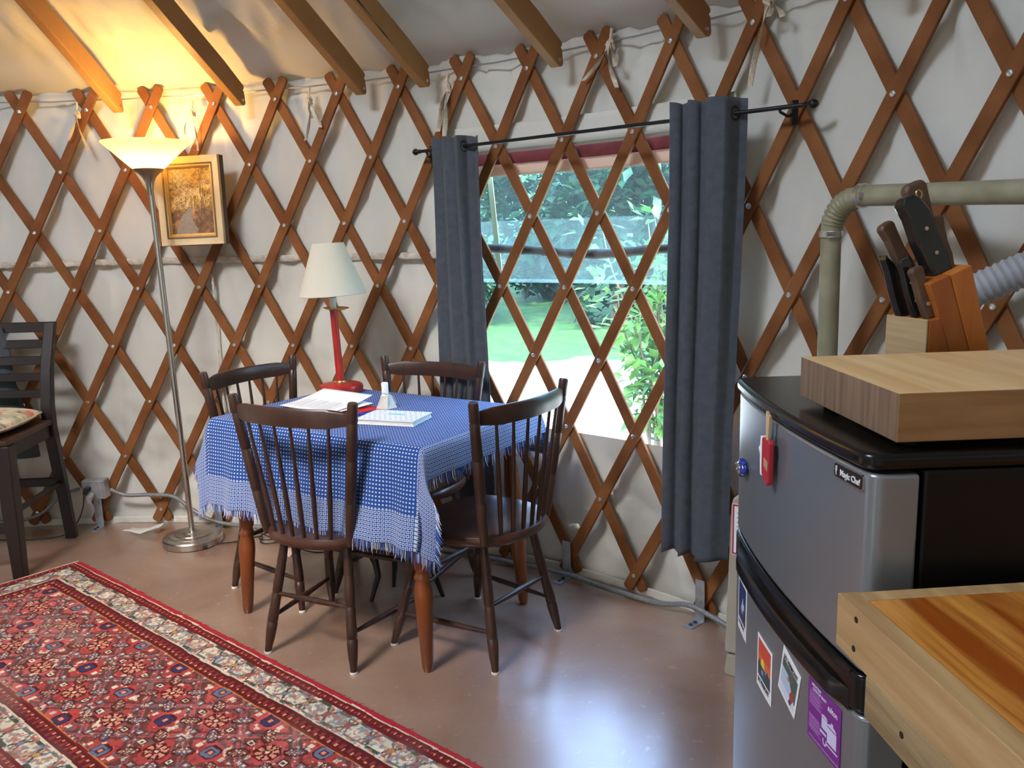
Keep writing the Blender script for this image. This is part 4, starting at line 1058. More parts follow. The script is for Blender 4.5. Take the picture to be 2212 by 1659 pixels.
def door(name,z0,z1,m,thick=.05,inset=0,grow=0,parent=fr,bev=.004):
    pr=door_profile(thick=thick,inset=inset); mb=MB()
    mb.prism([(a-(grow if a<thick-.001 else 0),b_) for a,b_ in pr],lambda a,b_,t:Vector((a,b_,t)),z0-FB,z1-FB); return mb.build(name,m,parent,smooth=30,bevel=bev,bseg=3)
door('freezer_door',.895,1.118,M_silver)
lower=door('lower_door',FB+.02,.843,M_silver)
door('handle_band',.846,.892,M_black,thick=.05,inset=.002,grow=.003,bev=.005)
# projecting curved lip of the lower handle
pr=[]; mb=MB()
ys=np.linspace(.02,FW-.035,40)
def lip(z0,z1,dep):
    vs=[];fs=[]
    for y in ys:
        e=min(1,(y-ys[0])/.03,(ys[-1]-y)/.03); e=max(e,.0); x=fxs(y)-.003
        for (dx,z) in ((0,z0),(-dep*e,z0+.004),(-dep*e,z1-.006),(-dep*.5*e,z1),(0,z1)): vs.append((x+dx,y,z-FB))
    n=len(ys)
    for i in range(n-1):
        for j in range(5): a=i*5+j;b_=i*5+(j+1)%5; fs.append((a,b_,b_+5,a+5))
    fs+=[(4,3,2,1,0),tuple((n-1)*5+j for j in range(5))]
    return MB().add(vs,fs)
lip(.842,.868,.009).build('door_handle',M_black,fr,smooth=50)
lip(.882,.893,.004).build('door_handle',M_black,fr,smooth=50)
# lid
lidp=door_profile(thick=FD,rc=.02)
mb=MB(); mb.prism([(a-(.006 if a<FD-.01 else 0),b_) for a,b_ in lidp],lambda a,b_,t:Vector((a,b_,t)),1.122-FB,FT-FB); mb.build('top_lid',M_black,fr,smooth=30,bevel=.006,bseg=3)
MB().box((.052+(FD-.052)/2,FW/2,(1.122-FB)/2),(FD-.056,FW-.004,1.122-FB)).build('cabinet',mat('black_cabinet',(.004,.003,.003),.4,spec=.3),fr,smooth=0,bevel=.004)
# badge
def onface(y,z,off=.0): # matrix on the front surface: x-> along -y (right in view), y-> up, z-> outward
    s=2*BUL*(y-FW/2)/(FW/2)**2; tg=Vector((-s*1.0,-1,0)).normalized()   # direction of decreasing y
    nrm=Vector((tg.y,-tg.x,0)); 
    if nrm.x>0: nrm=-nrm
    Mx=Matrix.Identity(4); up=Vector((0,0,1))
    for i in range(3): Mx[i][0]=tg[i];Mx[i][1]=up[i];Mx[i][2]=nrm[i]
    p=Vector((fxs(y),y,z-FB))+nrm*off
    for i in range(3): Mx[i][3]=p[i]
    return Mx
def w2y(y): return y-FY
bM=onface(w2y(.522),1.1055,.0)
bd=bpy.data.objects.new('badge',None)
def rrect(w,h,r,t0,t1,Mx,n=6):
    pts=[]
    for cx,cy,a0 in ((w/2-r,h/2-r,0),(-w/2+r,h/2-r,90),(-w/2+r,-h/2+r,180),(w/2-r,-h/2+r,270)):
        for i in range(n): a=math.radians(a0+90*i/(n-1)); pts.append((cx+r*math.cos(a),cy+r*math.sin(a)))
    return MB().prism(pts,lambda a,b_,t:Mx@Vector((a,b_,t)),t0,t1)
bdg=rrect(.060,.0175,.003,0,.0022,bM).build('badge',mat('chrome',(.8,.8,.8),.15,1),fr,smooth=0)
rrect(.0575,.015,.002,.0022,.0026,bM).build('badge_face',M_blackm,bdg,smooth=0)
text('lettering','Magic Chef',mat('badge_white',(.8,.8,.8),.4),bdg,.0098,bM@Matrix.Translation((.005,-.0008,.0029)),bold=.00018,squash=.93)
# small waiter-like emblem as abstract strokes beside the name
mb=MB(); 
for p in ([(-.0255,.0045),(-.0225,.0055),(-.0215,.003),(-.0245,.0025)],[(-.0255,.002),(-.0215,.002),(-.0228,-.0015),(-.0245,-.0015)],[(-.0245,-.0018),(-.0228,-.0018),(-.0232,-.0055),(-.0240,-.0055)]):
    mb.prism(p,lambda a,b_,t:bM@Vector((a,b_,t)),.0027,.0031)
mb.build('emblem',MATS['badge_white'],bdg,smooth=0)

# stickers: each a thin curved card following the door
def sticker(name,label,cat,yc,zc,w,h,rot,fn,shear=0,nx=60,ny=80,off=.0012,group=None,texts=()):
    root=thing(name,label,cat,(0,0,0),0,group); 
    Fm=Matrix.Translation((FX,FY,FB))@Matrix.Rotation(FR,4,'Z')
    Cm=Fm@onface(yc,zc,0); root.matrix_world=Cm
    U,V_=np.meshgrid(np.linspace(-.5,.5,nx),np.linspace(-.5,.5,ny),indexing='ij')
    col=fn(U,V_)
    cr,sr=math.cos(rot),math.sin(rot); X=U*w*cr-V_*h*sr; Y=U*w*sr+V_*h*cr
    inv=onface(yc,zc,0).inverted()
    P=np.zeros(U.shape+(3,))
    for i in range(nx):
        for j in range(ny):
            y=yc-X[i,j]; P[i,j]=inv@(Vector((fxs(y)-off,y,zc-FB+Y[i,j])))
    o=grid('card',P,attrmat(name+'_print_'+str(int(yc*1000)),rough=.4,spec=.4),root,col=col,smooth=True); solid(o,.0008,-1)
    for (s_,u,v,size,c_,sq) in texts:
        x=u*w*cr-v*h*sr; y=u*w*sr+v*h*cr
        Mx=onface(yc-x,zc+y,off+.0006); text('lettering',s_,c_,root,size,inv@Mx@Matrix.Rotation(rot,4,'Z'),extrude=.0001,bold=size*.01,squash=sq)
    return root
def base_card(U,V_,c_,border=.07,bc=(.85,.85,.83)):
    col=np.ones(U.shape+(3,))*np.array(c_); m=(np.abs(U)>.5-border)|(np.abs(V_)>.5-border*.8); col[m]=bc; return col
M_dk=mat('ink_dark',(.02,.02,.03),.5); M_wt=mat('ink_white',(.85,.85,.88),.5)
def s1(U,V_):
    col=base_card(U,V_,(.02,.035,.14)); ins=(np.abs(U)<.43)&(np.abs(V_)<.44)
    mt=ins&(V_<.18-1.0*np.abs(U-.08)+.05*np.sin(U*40)); col[mt]=(.40,.55,.72); col[mt&(V_>.05)]=(.62,.72,.82)
    tr=ins&(V_<-.02+.10*np.abs(np.sin(U*22))-.35*(U-.0)*0-.12*(np.abs(U)<.12)); col[tr&(V_<.0)]=(.03,.04,.09)
    col[ins&(V_<-.26)]=(.80,.80,.82); return col
def s2(U,V_):
    col=base_card(U,V_,(.62,.07,.03)); ins=(np.abs(U)<.43)&(np.abs(V_)<.44)
    col[ins&(V_<.15)]=(.70,.16,.03); sun=ins&(np.hypot(U+.1,(V_-.02)*1.1)<.12); col[sun]=(.85,.65,.05)
    sea=ins&(V_<-.02); col[sea]=(.04,.09,.15); col[sea&(np.abs(U-.1+V_*.9)<.03)]=(.25,.40,.50); col[sea&(np.abs(U+.2)<.12)&(np.abs(V_+.14)<.04)]=(.5,.55,.6)
    sl=ins&((V_<.10-1.6*np.abs(U+.30))|(V_<.04-1.2*np.abs(U-.22))); col[sl]=(.03,.05,.06); col[ins&(V_<-.27)]=(.80,.80,.80); return col
def s3(U,V_):
    col=base_card(U,V_,(.06,.09,.07),.08); ins=(np.abs(U)<.42)&(np.abs(V_)<.43)
    col[ins&(fbm(U*20,V_*20,2)>.6)]=(.09,.14,.11)
    sn=ins&(V_<.05-1.0*U*.8-.0)&(V_<.1); col[sn]=(.45,.56,.68); col[ins&(V_<-.25)]=(.62,.70,.78)
    col[ins&(np.hypot((U-.22)/.8,V_+.22)<.12)]=(.45,.05,.04); col[ins&(np.hypot((U-.22),V_+.10)<.05)]=(.30,.05,.05); col[ins&(np.hypot(U+.05,V_-.02)<.05)]=(.55,.18,.08); col[ins&(np.hypot((U-.18)*1.0,(V_+.36)*1.6)<.07)]=(.05,.05,.08)
    col[ins&(V_>.28)]=(.78,.80,.78); return col
def s4(U,V_):
    col=np.ones(U.shape+(3,))*np.array((.19,.022,.24)); col=col*(1+.1*(fbm(U*3,V_*3,2)[...,None]-.5))
    lt=np.array((.45,.22,.52)); ln=(((V_*30)%1)<.45)
    col[(U>-.45)&(U<-.08+.05*np.sin(np.floor(V_*30)*2.3))&ln&(((V_>.08)&(V_<.34))|((V_>-.34)&(V_<-.06)))]=lt
    wh=np.array((.62,.60,.78))
    pot1=(np.abs(U-.26)<.13)&(V_>-.24)&(V_<.02); lid1=(((U-.26)/.14)**2+((V_-.02)/.08)**2<1)&(V_>.035); kn1=(np.abs(U-.26)<.03)&(np.abs(V_-.12)<.02)
    pot2=(np.abs(U-.04)<.09)&(V_>-.10)&(V_<.08); lid2=(((U-.04)/.10)**2+((V_-.08)/.06)**2<1)&(V_>.09); hn=(np.abs(V_+.17)<.022)&(U>-.09)&(U<.10); hn2=(np.abs(V_+.285)<.014)&(U>.12)&(U<.44)
    for m in (pot1,lid1,kn1,pot2,lid2,hn,hn2): col[m]=wh
    r=np.hypot(U-.06,(V_+.30)*1.0); col[(np.abs(r-.045)<.014)&(V_<-.285)]=wh; col[(np.abs(np.abs(U-.06)-.045)<.014)&(V_>-.29)&(V_<-.25)]=wh
    col[(np.abs(V_+.45)<.012)&(np.abs(U)<.46)&(((U*40)%1)<.7)]=np.array((.55,.40,.62))
    return col
sticker('postcard_magnet','mountain postcard magnet in dark blue, at the far left edge of the lower fridge door','magnet',w2y(.888),.782,.062,.088,0,s1,group='ski postcard magnets',texts=[('SKI VERMONT',0,-.33,.0085,M_dk,.78)])
sticker('postcard_magnet','red sunset postcard magnet, second from the left on the lower fridge door','magnet',w2y(.752),.753,.068,.080,0,s2,group='ski postcard magnets',texts=[('SKI VERMONT',0,-.34,.0105,M_dk,.78)])
sticker('postcard_magnet','tilted green postcard magnet with a skier, beside the purple magnet','magnet',w2y(.655),.788,.060,.070,math.radians(-14),s3,group='ski postcard magnets',texts=[('SKI VERMONT',0,.345,.0095,M_dk,.78)])
sticker('cookware_magnet','square purple magnet with pale cooking pots on the lower fridge door','magnet',w2y(.555),.792,.080,.076,math.radians(1),s4,nx=110,ny=110,texts=[('salton',.28,.34,.0105,M_wt,.9),('INDUCTION',-.22,.455,.0046,M_wt,.9),('COOKTOP READY',-.12,.39,.0046,M_wt,.9)])
# blue glazed magnet
Fm=Matrix.Translation((FX,FY,FB))@Matrix.Rotation(FR,4,'Z')
mg=thing('flower_magnet','small glossy blue and silver ornament magnet on the freezer door','magnet'); mg.matrix_world=Fm@onface(w2y(.882),1.013,0)
def blob(name,m,c_,s_,par,seed=0):
    mb=MB(); n1,n2=14,10; vs=[]
    for i in range(n2+1):
        for j in range(n1):
            a=PI*i/n2; b_=2*PI*j/n1; k_=1+.18*math.sin(3*b_+seed)*math.sin(a); vs.append((c_[0]+s_[0]*math.sin(a)*math.cos(b_)*k_,c_[1]+s_[1]*math.sin(a)*math.sin(b_)*k_,c_[2]+s_[2]*math.cos(a)))
    fs=[(i*n1+j,i*n1+(j+1)%n1,(i+1)*n1+(j+1)%n1,(i+1)*n1+j) for i in range(n2) for j in range(n1)]
    return mb.add(vs,fs).build(name,m,par,smooth=60)
M_bl=mat('blue_glaze',(.01,.03,.30),.15,0,coat=.6); M_sv=mat('silver_ornament',(.45,.42,.36),.3,.8,(.2,.19,.16),(1,1,1),200)
blob('petal',M_bl,(.004,.009,.007),(.010,.006,.006),mg,1); blob('petal',M_bl,(.012,.000,.007),(.007,.010,.006),mg,2); blob('petal',M_bl,(-.004,-.010,.007),(.009,.006,.006),mg,3)
blob('ornament',M_sv,(-.008,.004,.010),(.007,.005,.006),mg,4); blob('ornament',M_sv,(.002,-.003,.011),(.007,.007,.005),mg,5)
# clothes peg magnet in a red pouch
pg=thing('clothespin_magnet','red and white pouch magnet with two wooden sticks poking out on the freezer door','magnet'); pg.matrix_world=Fm@onface(w2y(.735),1.066,0)
MB().prism([(-.013,-.022),(.008,-.034),(.016,-.030),(.018,.026),(.014,.030),(-.013,.028)],lambda a,b_,t:Vector((a,b_,t)),.006,.014).build('red_pouch',mat('red_foam',(.42,.015,.03),.6),pg,smooth=0,bevel=.002)
MB().prism([(-.018,-.024),(-.012,-.026),(-.012,.030),(-.018,.029),(-.020,.016),(-.028,.010),(-.020,.003)],lambda a,b_,t:Vector((a,b_,t)),.002,.014).build('white_back',M_paper,pg,smooth=0,bevel=.001)
MB().prism([(-.0,-.008),(.016,-.012),(.016,.000),(.0,.003)],lambda a,b_,t:Vector((a,b_,t)),.014,.0148).build('tan_patch',mat('tan_patch',(.45,.27,.18),.7),pg,smooth=0)
M_stick=mat('pale_stick',(.62,.42,.22),.6)
for x0,x1 in ((-.008,-.010),(.004,.010)):
    MB().prism([(x0-.004,.02),(x0+.004,.02),(x1+.005,.062),(x1-.003,.064)],lambda a,b_,t:Vector((a,b_,t)),.006 if x0<0 else .010,.009 if x0<0 else .013).build('wooden_stick',M_stick,pg,smooth=0)
# stand for the fridge
sd=thing('fridge_stand','low wooden platform carrying the fridge','stand',(FX,FY,0),FR)
MB().box((.02+.24,FW/2,FB-.0125),(.46,FW-.02,.023)).build('top',M_tabletop,sd)
for sx in (.06,.46):
    for sy in (.04,FW-.04): MB().box((sx,sy,(FB-.026)/2),(.04,.04,FB-.026)).build('leg',M_tabletop,sd)

# ------------------------------------------------------------------ beige heater box beside the fridge
hb=thing('dehumidifier','beige plastic box appliance with a red-bordered label squeezed between fridge and curtain','appliance',(2.692,2.068,0),math.radians(-33))
M_beige=mat('beige_plastic',(.40,.36,.28),.5,0,(.36,.325,.25),(1,1,1),5)
MB().prism([(0,.008),(.008,0),(.30,0),(.30,.07),(.008,.07)],lambda a,b_,t:Vector((a,t,b_)),0,.105).build('base',M_beige,hb,smooth=0,bevel=.004)
MB().prism([(.0,.075),(.30,.075),(.30,.585),(.035,.585),(.018,.575),(.012,.55)],lambda a,b_,t:Vector((a,t,b_)),.0,.105).build('body',M_beige,hb,smooth=0,bevel=.008,bseg=3)
lb_=MB().box((.045,-.001,.48),(.055,.002,.16)).build('label_plate',M_paper,hb,smooth=0)
mb=MB()
for x0,x1,z0,z1 in ((.020,.071,.553,.558),(.020,.071,.402,.407),(.019,.024,.402,.558),(.066,.071,.402,.558)): mb.box(((x0+x1)/2,-.0024,(z0+z1)/2),(x1-x0,.001,z1-z0))
mb.build('red_border',mat('label_red',(.45,.03,.06),.6),lb_,smooth=0)
mb=MB()
for i in range(9): mb.box((.045,-.0024,.42+.014*i),(.024,.001,.002))
mb.build('print_lines',M_dk,lb_,smooth=0)
MB().box((.095,-.002,.27),(.012,.004,.26)).build('side_vent',mat('dark_beige',(.2,.18,.14),.6),hb,smooth=0)  # narrow upright strip in a darker beige

# ------------------------------------------------------------------ butcher block on the fridge
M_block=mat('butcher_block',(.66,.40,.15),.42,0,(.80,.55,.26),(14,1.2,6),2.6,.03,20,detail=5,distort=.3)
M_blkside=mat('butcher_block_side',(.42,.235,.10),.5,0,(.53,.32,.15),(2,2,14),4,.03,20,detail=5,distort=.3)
def cb():
    t=thing('butcher_block','thick pale maple chopping block on little feet standing on the fridge','chopping block',(2.451,.487,FT),math.radians(2.2))
    t0=.010; H_=.052
    m=MATS['butcher_block']
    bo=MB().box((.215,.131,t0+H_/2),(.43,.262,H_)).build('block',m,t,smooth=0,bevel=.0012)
    bo.data.materials.append(mat('end_grain_shaded',(.14,.085,.05),.6,0,(.24,.155,.095),(1,18,1),6,.03,20)); bo.data.materials.append(mat('long_side_shaded',(.25,.125,.045),.5,0,(.36,.20,.08),(1.5,1,16),4,.03,20))  # shade of light from above put into side colours; end grain also darker itself
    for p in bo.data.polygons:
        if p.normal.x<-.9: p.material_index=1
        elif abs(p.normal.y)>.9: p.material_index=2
    for x in (.03,.40):
        for y in (.03,.23): MB().lathe([(.008,0),(.010,.003),(.010,t0)],12,origin=(x,y,0)).build('foot',M_blackm,t)
cb()

# ------------------------------------------------------------------ knife block and knives
M_kb=mat('orange_knife_block',(.60,.20,.03),.4,0,(.48,.14,.02),(30,1,1),1.5,.02,20)
M_kbp=mat('pale_block_front',(.40,.27,.13),.55,0,(.48,.34,.18),(1,1,20),6)
KB=Vector((2.622,.845,FT+.001)); kb=thing('knife_block','stepped orange wooden knife block standing on the fridge behind the chopping block','knife block',KB,math.radians(12))
def kpoly(poly,y0,y1,m,name,bev=.002): return MB().prism(poly,lambda a,b_,t:Vector((a,t,b_)),y0,y1).build(name,m,kb,smooth=0,bevel=bev)
kpoly([(.101,0),(.132,0),(.0765,.172),(.043,.160)],-.033,.055,M_kb,'tall_body')
kpoly([(.0685,0),(.1005,0),(.0425,.1598),(.0095,.148)],-.033,.055,mat('orange_block_dark',(.42,.13,.022),.4,0,(.36,.10,.016),(30,1,1),1.5),'tall_body_strip')
kpoly([(.0125,0),(.066,0),(.0305,.100),(.0125,.097)],-.034,.054,MATS['orange_block_dark'],'low_body')
kpoly([(.009,0),(.0122,0),(.0122,.098),(.009,.0975)],-.034,.054,M_kbp,'pale_front',.0008)
M_hblk=mat('knife_black',(.012,.013,.012),.22,0,coat=.2); M_hbr=mat('knife_brown',(.085,.045,.025),.5,0,(.13,.07,.035),(1,1,1),40)
def knife(label,p,d,L,w,th_,m,rivets=0,hook=0,hole=False):
    d=Vector(d).normalized(); side=Vector((1,0,0)); side=(side-d*side.dot(d)).normalized(); nn=d.cross(side)
    t=thing('kitchen_knife',label,'knife',kb.matrix_basis@Vector(p) if False else (0,0,0),0,'knives in the block')
    Mb=Matrix.Translation(KB)@Matrix.Rotation(math.radians(12),4,'Z'); t.matrix_world=Mb@Matrix.Translation(p)
    prof_=[(-.40,0),(.40,0),(.50,.25),(.42,.5),(.48,.75),(.55+hook*.5,.93),(.42+hook*.6,1.0),(-.30,1.0),(-.50,.94),(-.42,.75),(-.50,.45),(-.48,.2)]
    MB().prism([(a*w,b_*L) for a,b_ in prof_],lambda a,b_,tt:side*a+d*b_+nn*tt,-th_/2,th_/2).build('handle',m,t,smooth=0,bevel=th_*.35,bseg=3)
    MB().prism([(-w*.35,-.05),(w*.35,-.05),(w*.35,.002),(-w*.35,.002)],lambda a,b_,tt:side*a+d*b_+nn*tt,-.0012,.0012).build('blade',M_bolt,t,smooth=0)
    for i in range(rivets):
        o=side*0+d*L*(.28+.3*i)-nn*(th_/2+.0002)
        Mx=Matrix.Identity(3); z_=-nn; x_=side; y_=z_.cross(x_)
        for q in range(3): Mx[q][0]=x_[q];Mx[q][1]=y_[q];Mx[q][2]=z_[q]
        MB().lathe([(.0028,-.0006),(.0028,.0008),(.001,.001)],10,origin=o,M=Mx).build('rivet',mat('rivet',(.55,.42,.33),.4,.5),t)
    if hole:
        o=d*L*.86-nn*(th_/2+.0003); mbb=MB(); mbb.tube([o+side*.0045*math.cos(a)+d*.006*math.sin(a) for a in np.linspace(0,2*PI,16)],.0012,5,cap=False); mbb.build('hanging_hole',M_brass,t)
# base points are on the slanted tops (local coordinates of the block)
def kd(dx,dz): return (dx*.978,-dx*.208,dz)
knife('large black-handled knife with two rivets at the front of the knife block',(.050,-.004,.157),kd(-.433,.901),.125,.040,.024,M_hblk,2,-.5)
knife('brown-handled knife with a hanging hole, tallest and rearmost in the block',(.075,.034,.165),kd(-.346,.938),.132,.036,.018,M_hbr,0,0,True)
knife('brown wooden-handled knife nearest the grey hose side of the block',(.068,.006,.164),kd(-.322,.947),.080,.025,.015,M_hbr,0)
knife('dark slim knife on the left of the tall part, behind the black handle',(.030,.030,.152),kd(-.50,.866),.092,.024,.015,M_hbr,0)
knife('curved black knife leaning out furthest left from the low part',(.017,.028,.098),kd(-.30,.955),.094,.018,.014,M_hblk,0,-1.3)
knife('black steak knife with small rivets in the middle of the low part',(.021,.001,.099),kd(-.305,.952),.088,.020,.013,M_hblk,2)
knife('short brown-handled paring knife on the right of the low part',(.024,-.020,.099),kd(-.343,.939),.076,.020,.013,M_hbr,1)

# ------------------------------------------------------------------ pipes behind the fridge
M_pipe=mat('olive_hose',(.22,.21,.12),.5,0,(.34,.32,.21),(1,1,1),9,.1,60)
pp_=thing('vent_pipe','olive plastic pipe rising beside the fridge and turning right through a ribbed elbow','pipe',(2.935,1.925,0))
o0=Vector((2.935,1.925,0)); V0=Vector((2.930,1.925,.0)); 
top=Vector((2.922,1.930,1.360)); hs=Vector((2.965,1.875,1.445)); he=Vector((3.21,1.30,1.425))
dirh=(he-hs).normalized()
MB().tube([V0-o0,top-o0],[.0275,.0265],24).build('riser',M_pipe,pp_)
MB().tube([hs-o0,hs+dirh*1.33-o0],.0265,24).build('cross_pipe',M_pipe,pp_)
# elbow: bezier with ribs
pts=[];rad=[]
p0,p1,p2=top-Vector((0,0,.02)),Vector((top.x,top.y,1.44)),hs+dirh*.03
for i in range(49):
    t=i/48; pts.append((1-t)**2*p0+2*t*(1-t)*p1+t*t*p2-o0); rad.append(.0275+(.0035 if i%4<2 and 8<i<40 else 0))
MB().tube(pts,rad,24).build('elbow',mat('olive_elbow',(.27,.255,.15),.5),pp_,smooth=50)
for c_,d_ in ((top-Vector((0,0,.012)),Vector((0,0,1))),(hs+dirh*.018,dirh)):
    mb=MB(); mb.tube([c_-d_*.008-o0,c_+d_*.008-o0],.0315,28)
    mb.build('hose_clamp',M_bolt,pp_)
    sc=c_+Vector((-.012,-.033,.0))-o0; MB().tube([sc-Vector((.012,0,0)),sc+Vector((.014,0,0))],[.007,.006],10).build('clamp_screw',M_bolt,pp_)
# grey corrugated hose
h0,h1=Vector((2.90,1.10,1.262)),Vector((3.16,1.00,1.375)); pts=[];rad=[]
for i in range(217):
    t=i/216; p=h0+(h1-h0)*(t*2.15-.30); p.z+=.02*math.sin(t*PI); pts.append(p); rad.append(.029+.002*math.cos(i*PI/2.0))
tag(MB().tube(pts,rad,24).build('corrugated_hose',mat('grey_hose',(.36,.38,.40),.35,.2,(.43,.45,.47),(1,1,1),20)),'grey corrugated flexible hose slanting behind the knife block','hose')

# ------------------------------------------------------------------ counter at lower right
CA=math.radians(4.2); CZ=1.01; CC=Vector((2.377,.437,0))
ct=thing('work_counter','heavy wooden work counter with an orange stained plank top at the lower right','counter',(CC.x,CC.y,0),CA)
M_oran=mat('stained_planks',(.30,.066,.006),.28,0,(.66,.29,.05),(17,1.5,1),2.4,.03,12,detail=7,coat=.35,distort=.7,mixlo=.38,mixhi=.62)
M_pale=mat('pale_pine',(.35,.20,.075),.5,0,(.52,.335,.145),(16,1.2,16),3,.05,20,detail=5,distort=.4)
M_paleW=mat('weathered_pine',(.21,.135,.06),.6,0,(.37,.26,.125),(16,1.0,16),4,.1,20,detail=6,distort=.5)
LY=1.1; LX=.60
def cbx(name,x0,x1,y0,y1,z0,z1,m,bev=.0015): return MB().box(((x0+x1)/2,(y0+y1)/2,(z0+z1)/2),(x1-x0,y1-y0,z1-z0)).build(name,m,ct,smooth=0,bevel=bev)
eb=MB().prism([(0,CZ),(-LY,CZ),(-LY,CZ-.055),(0,CZ-.055)],lambda a,b_,t:Vector((t,a,b_)),0,.021).build('edge_board',M_pale,ct,smooth=0,bevel=.001)
cbx('edge_board',.0215,LX,-.020,0,CZ-.055,CZ-.0005,M_pale)
nb=9; x0=.0225; 
for i in range(nb):
    w_=(LX-.0225)/nb; cbx('top_plank',x0+i*w_+.0002,x0+(i+1)*w_-.0002,-LY,-.0205,CZ-.035,CZ-.001+.0002*(i%2),M_oran,0)
cbx('apron_board',.0,.020,-LY,-.062,CZ-.098,CZ-.0555,M_paleW)
cbx('leg',.022,.110,-.195,-.105,0,CZ-.0555,M_pale); cbx('leg',LX-.11,LX-.02,-.15,-.06,0,CZ-.056,M_pale); cbx('leg',.022,.110,-LY,-LY+.09,0,CZ-.0555,M_pale); cbx('leg',LX-.11,LX-.02,-LY,-LY+.09,0,CZ-.056,M_pale)
# dark screws and knots
def disc(x,y,z,r,m,name,axis='x'):
    Mx=Matrix(((0,0,-1),(1,0,0),(0,1,0))) if axis=='x' else Matrix.Identity(3)
    MB().lathe([(r,0),(r,.0006),(r*.6,.0008)],12,origin=(x,y,z),M=Mx).build(name,m,ct,smooth=0)
for y,z in ((-.040,CZ-.010),(-.0375,CZ-.041),(-.128,CZ-.075),(-.285,CZ-.020),(-.45,CZ-.075)):
    disc(0,y,z,.0032,M_blackm,'screw_hole')
# knot in the top
MB().lathe([(.007,0),(.004,.0007)],14,origin=(.205,-.085,CZ-.0006),M=Matrix.Diagonal((1.3,.8,1))).build('knot',mat('knot_dark',(.03,.012,.006),.4),ct,smooth=0)
MB().lathe([(.018,0),(.012,.0004)],20,origin=(.205,-.088,CZ-.0007),M=Matrix.Diagonal((1.0,1.5,1))).build('knot_ring',mat('knot_ring',(.24,.06,.012),.35,coat=.3),ct,smooth=0)

# ------------------------------------------------------------------ outdoors
M_grass=mat('sunlit_lawn',(.045,.16,.035),.9,0,(.12,.34,.07),(1,1,1),2.2,.5,30,detail=7)
def ground():
    m,n,l,b,o=newmat('ground_outside')
    tc=n.new('ShaderNodeTexCoord'); t1=n.new('ShaderNodeTexNoise'); t1.inputs['Scale'].default_value=5; t1.inputs['Detail'].default_value=8; l.new(tc.outputs['Object'],t1.inputs[0])
    r=n.new('ShaderNodeValToRGB'); e=r.color_ramp.elements; e[0].position=.3; e[0].color=(.006,.046,.006,1); e[1].position=.7; e[1].color=(.022,.115,.014,1); l.new(t1.outputs['Fac'],r.inputs[0])
    # gravel path close to the yurt: by distance from the yurt centre, wobbly edge
    vl=n.new('ShaderNodeVectorMath'); vl.operation='LENGTH'; l.new(tc.outputs['Object'],vl.inputs[0])
    t2=n.new('ShaderNodeTexNoise'); t2.inputs['Scale'].default_value=.9; t2.inputs['Detail'].default_value=4; l.new(tc.outputs['Object'],t2.inputs[0])
    mm=n.new('ShaderNodeMath'); mm.operation='MULTIPLY_ADD'; l.new(t2.outputs['Fac'],mm.inputs[0]); mm.inputs[1].default_value=2.4; l.new(vl.outputs['Value'],mm.inputs[2])
    mr=n.new('ShaderNodeMapRange'); mr.inputs['From Min'].default_value=10.6; mr.inputs['From Max'].default_value=11.0; l.new(mm.outputs[0],mr.inputs[0])
    t3=n.new('ShaderNodeTexNoise'); t3.inputs['Scale'].default_value=60; l.new(tc.outputs['Object'],t3.inputs[0])
    r3=n.new('ShaderNodeValToRGB'); r3.color_ramp.elements[0].color=(.50,.46,.36,1); r3.color_ramp.elements[1].color=(.75,.72,.6,1); l.new(t3.outputs['Fac'],r3.inputs[0])
    mx=n.new('ShaderNodeMixRGB'); l.new(mr.outputs[0],mx.inputs[0]); l.new(r3.outputs[0],mx.inputs[1]); l.new(r.outputs[0],mx.inputs[2]); l.new(mx.outputs[0],b.inputs['Base Color']); b.inputs['Roughness'].default_value=.95
    na,nr=120,60; T=np.linspace(0,2*PI,na+1); rs=np.concatenate([np.linspace(3.9,12,30),np.linspace(13,60,30)])
    TT,RR=np.meshgrid(T,rs,indexing='ij'); Z=-.13+.0*RR+np.maximum(RR-9,0)*.05+np.maximum(RR-15,0)*.22+(fbm(RR*.4*np.cos(TT)+40,RR*.4*np.sin(TT)+40,4)-.5)*.25*np.clip((RR-4.5)/3,0,1)
    X=np.stack([RR*np.cos(TT),RR*np.sin(TT),Z],-1); X[-1]=X[0]
    struct(grid('ground_outside',X,m)).name='floor_outside'
ground()
def leafmat(name,c1,c2,tr):
    m,n,l,b,o=newmat(name)
    oi=n.new('ShaderNodeTexCoord'); t=n.new('ShaderNodeTexNoise'); t.inputs['Scale'].default_value=7; l.new(oi.outputs['Object'],t.inputs[0])
    r=n.new('ShaderNodeValToRGB'); r.color_ramp.elements[0].position=.35; r.color_ramp.elements[1].position=.65; r.color_ramp.elements[0].color=(*c1,1); r.color_ramp.elements[1].color=(*c2,1); l.new(t.outputs['Fac'],r.inputs[0]); l.new(r.outputs[0],b.inputs['Base Color'])
    b.inputs['Roughness'].default_value=.45
    tl=n.new('ShaderNodeBsdfTranslucent'); l.new(r.outputs[0],tl.inputs[0]); mx=n.new('ShaderNodeMixShader'); mx.inputs[0].default_value=tr; l.new(b.outputs[0],mx.inputs[1]); l.new(tl.outputs[0],mx.inputs[2]); l.new(mx.outputs[0],o.inputs[0]); return m
M_leafb=leafmat('shrub_leaf',(.028,.11,.016),(.11,.24,.045),.45)
M_leaft=leafmat('tree_leaf',(.0025,.018,.010),(.010,.050,.020),.3)
M_bark=mat('bark',(.10,.07,.05),.9,0,(.17,.13,.09),(1,1,.2),12,.4,20)
